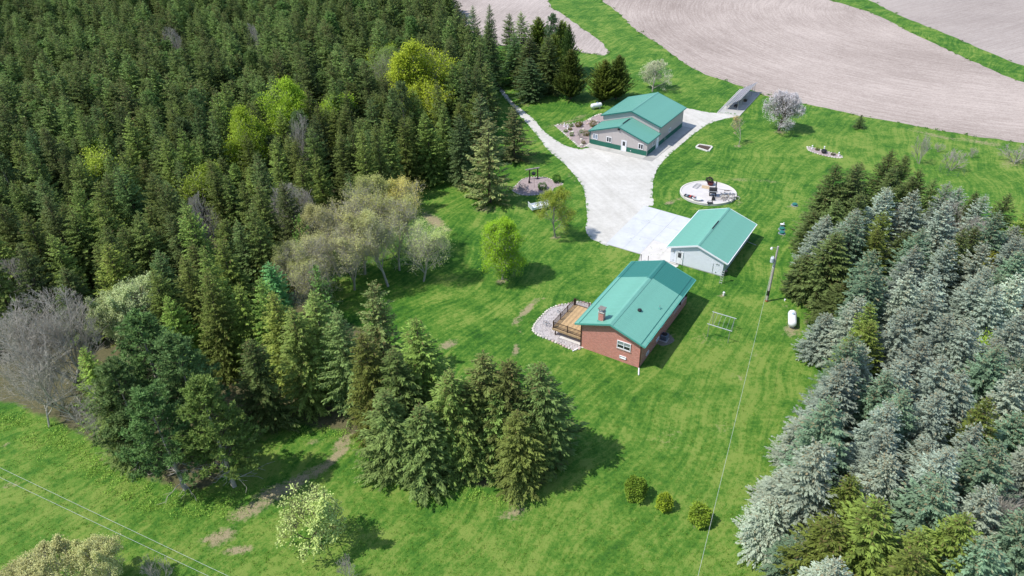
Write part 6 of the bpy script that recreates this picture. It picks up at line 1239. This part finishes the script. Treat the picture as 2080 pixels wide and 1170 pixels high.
q = G(1594, 611); t = thing('pipe_cap', 'tiny white pipe cap in the lawn right of the utility pole', 'pipe', (q.x, q.y, 0)); MB().tube((0, 0, 0), (0, 0, .2), .09, n=10).build('pipe', whitep, t); MB().lathe((0, 0, .2), [(.12, 0), (.1, .06)], 10).build('cap', whitep, t)
PH = 8.45; q = G(1557, 612); UP = thing('utility_pole', 'pale wooden utility pole with transformer and yard lamp between house and spruce grove', 'utility pole', (q.x, q.y, 0)); PX, PY = q.x, q.y
MB().tube((0, 0, 0), (0, 0, PH), .17, .12, 14).build('pole', mat('pale_pole_wood', (.42, .38, .34), .85, noise=.25, nscale=1.5), UP); MB().tube((0, 0, 1.0), (0, 0, 1.75), .178, .176, 14).build('dark_band', blackm, UP); MB().tube((0, 0, 0.01), (0, 0, .25), .185, .18, 14).build('foot_stain', mat('rust_red', (.35, .10, .04), .8), UP)
tf = MB().lathe((-.42, -.05, PH-2.3), [(.22, 0), (.24, .05), (.24, .62), (.2, .7), (.06, .74)], 16).build('transformer', mat('pale_grey_steel', (.60, .64, .68), .45, metal=.2), UP)
for x in (-.52, -.34): MB().lathe((x, -.05, PH-1.57), [(.045, 0), (.06, .08), (.03, .2)], 8).build('bushing', whitep, tf)
MB().box(-.22, -.1, -.1, 0, PH-2.1, PH-1.8).build('bracket', greym, UP); lm = MB().tube((-.08, 0, PH-.25), (-.75, -.05, PH-.12), .03, n=8).build('lamp_arm', greym, UP); MB().lathe((-.8, -.05, PH-.38), [(.14, 0), (.16, .12), (.1, .28), (.03, .34)], 12).build('lamp_head', whitep, lm)
for z in (PH-2.9, PH-3.15): MB().lathe((-.16, -.02, z), [(.05, 0), (.06, .08), (.03, .14)], 8).build('insulator', whitep, UP)
MB().tube((.19, .02, .0), (.15, .02, PH-2.6), .02, n=5).build('conduit', greym, UP)
def wire(name, label, A0, A1, sag, r_, m, grp=None):
    t = MB(); pts = [Vector(A0).lerp(Vector(A1), k/14)-Vector((0, 0, sag*4*(k/14)*(1-k/14))) for k in range(15)]; segs = [(tuple(pts[k]), r_, tuple(pts[k+1]), r_) for k in range(14)]; V, T = tube_np(segs, 5)
    o = bpy.data.objects.new(name, mesh_np(name, V, T, m)); COL.objects.link(o); return tag(o, label, 'wire', grp)
wm = mat('bright_cable', (.55, .58, .55), .5); e0 = Vector((PX-.17, PY, PH-2.4)); e1 = G(1418, 1169, 6.6); ed = e1+(e1-e0)*.6; wire('overhead_wire', 'thin overhead wire running from the utility pole down to the bottom edge', e0, ed, .25, .012, wm)
for a, b_, lab in (((-60, 920), (465, 1169), 'upper of two parallel overhead wires crossing the lower left corner'), ((-60, 940), (425, 1169), 'lower of two parallel overhead wires crossing the lower left corner')):
    A1, A2 = G(*a, 8.0), G(*b_, 7.5); d = A2-A1; wire('power_line', lab, A1-d*.6, A2+d*.8, .15, .010, wm, 'parallel power lines')
for o_, wd_r, z_r, v0_, v1_ in ((GA, 7.74, 4.04, 5.2, 7.9), (SH, 11.95, 4.75, 1.3, 4.3)):
    MB().prism([(wd_r/2+.02, z_r+.09), (wd_r/2+.02, z_r+.14), (wd_r/2+.16, z_r+.07), (wd_r/2+.16, z_r+.03)], v0_, v1_).build('ridge_vent', blackm, o_)
for px, py, lab in ((1302, 531, 'thin dark post at the far house corner beside the walk, left one'), (1316, 534, 'thin dark post at the far house corner beside the walk, right one')):
    q = G(px, py); t = thing('walk_post', lab, 'post', (q.x, q.y, .06), 0, 'posts beside the walk'); MB().tube((0, 0, 0), (0, 0, 1.05), .04, n=8).build('shaft', blackm, t); MB().lathe((0, 0, 1.05), [(.05, 0), (.06, .04), (.02, .09)], 8).build('cap', blackm, t)
# washing line: two T posts with lines between
def T_(px, py, H_): q = G(px, py, H_); return q
wa0, wa1, wb0, wb1 = T_(1437, 657.5, 1.9), T_(1487, 673, 1.9), T_(1447, 633, 1.9), T_(1496, 647.5, 1.9)
CL = thing('washing_line', 'white washing line frame on thin posts on the lawn right of the house', 'washing line')
for nm_, a, b_ in (('crossbar', wa0, wa1), ('crossbar', wb0, wb1)): MB().tube(a, b_, .05, n=8).build(nm_, steel, CL)
for k in range(6): t_ = .06+.88*k/5; MB().tube(wa0.lerp(wa1, t_), wb0.lerp(wb1, t_), .013, n=5).build('line', steel, CL)
for a, b_ in ((wa0, wa1), (wb0, wb1)):
    for t_ in (.08, .92): p_ = a.lerp(b_, t_); MB().tube((p_.x, p_.y, 0), p_, .04, n=8).build('post', greym, CL)
print('planted', NT[0], 'stuff trees', len(stuff_pts), 'objects', len(bpy.data.objects))
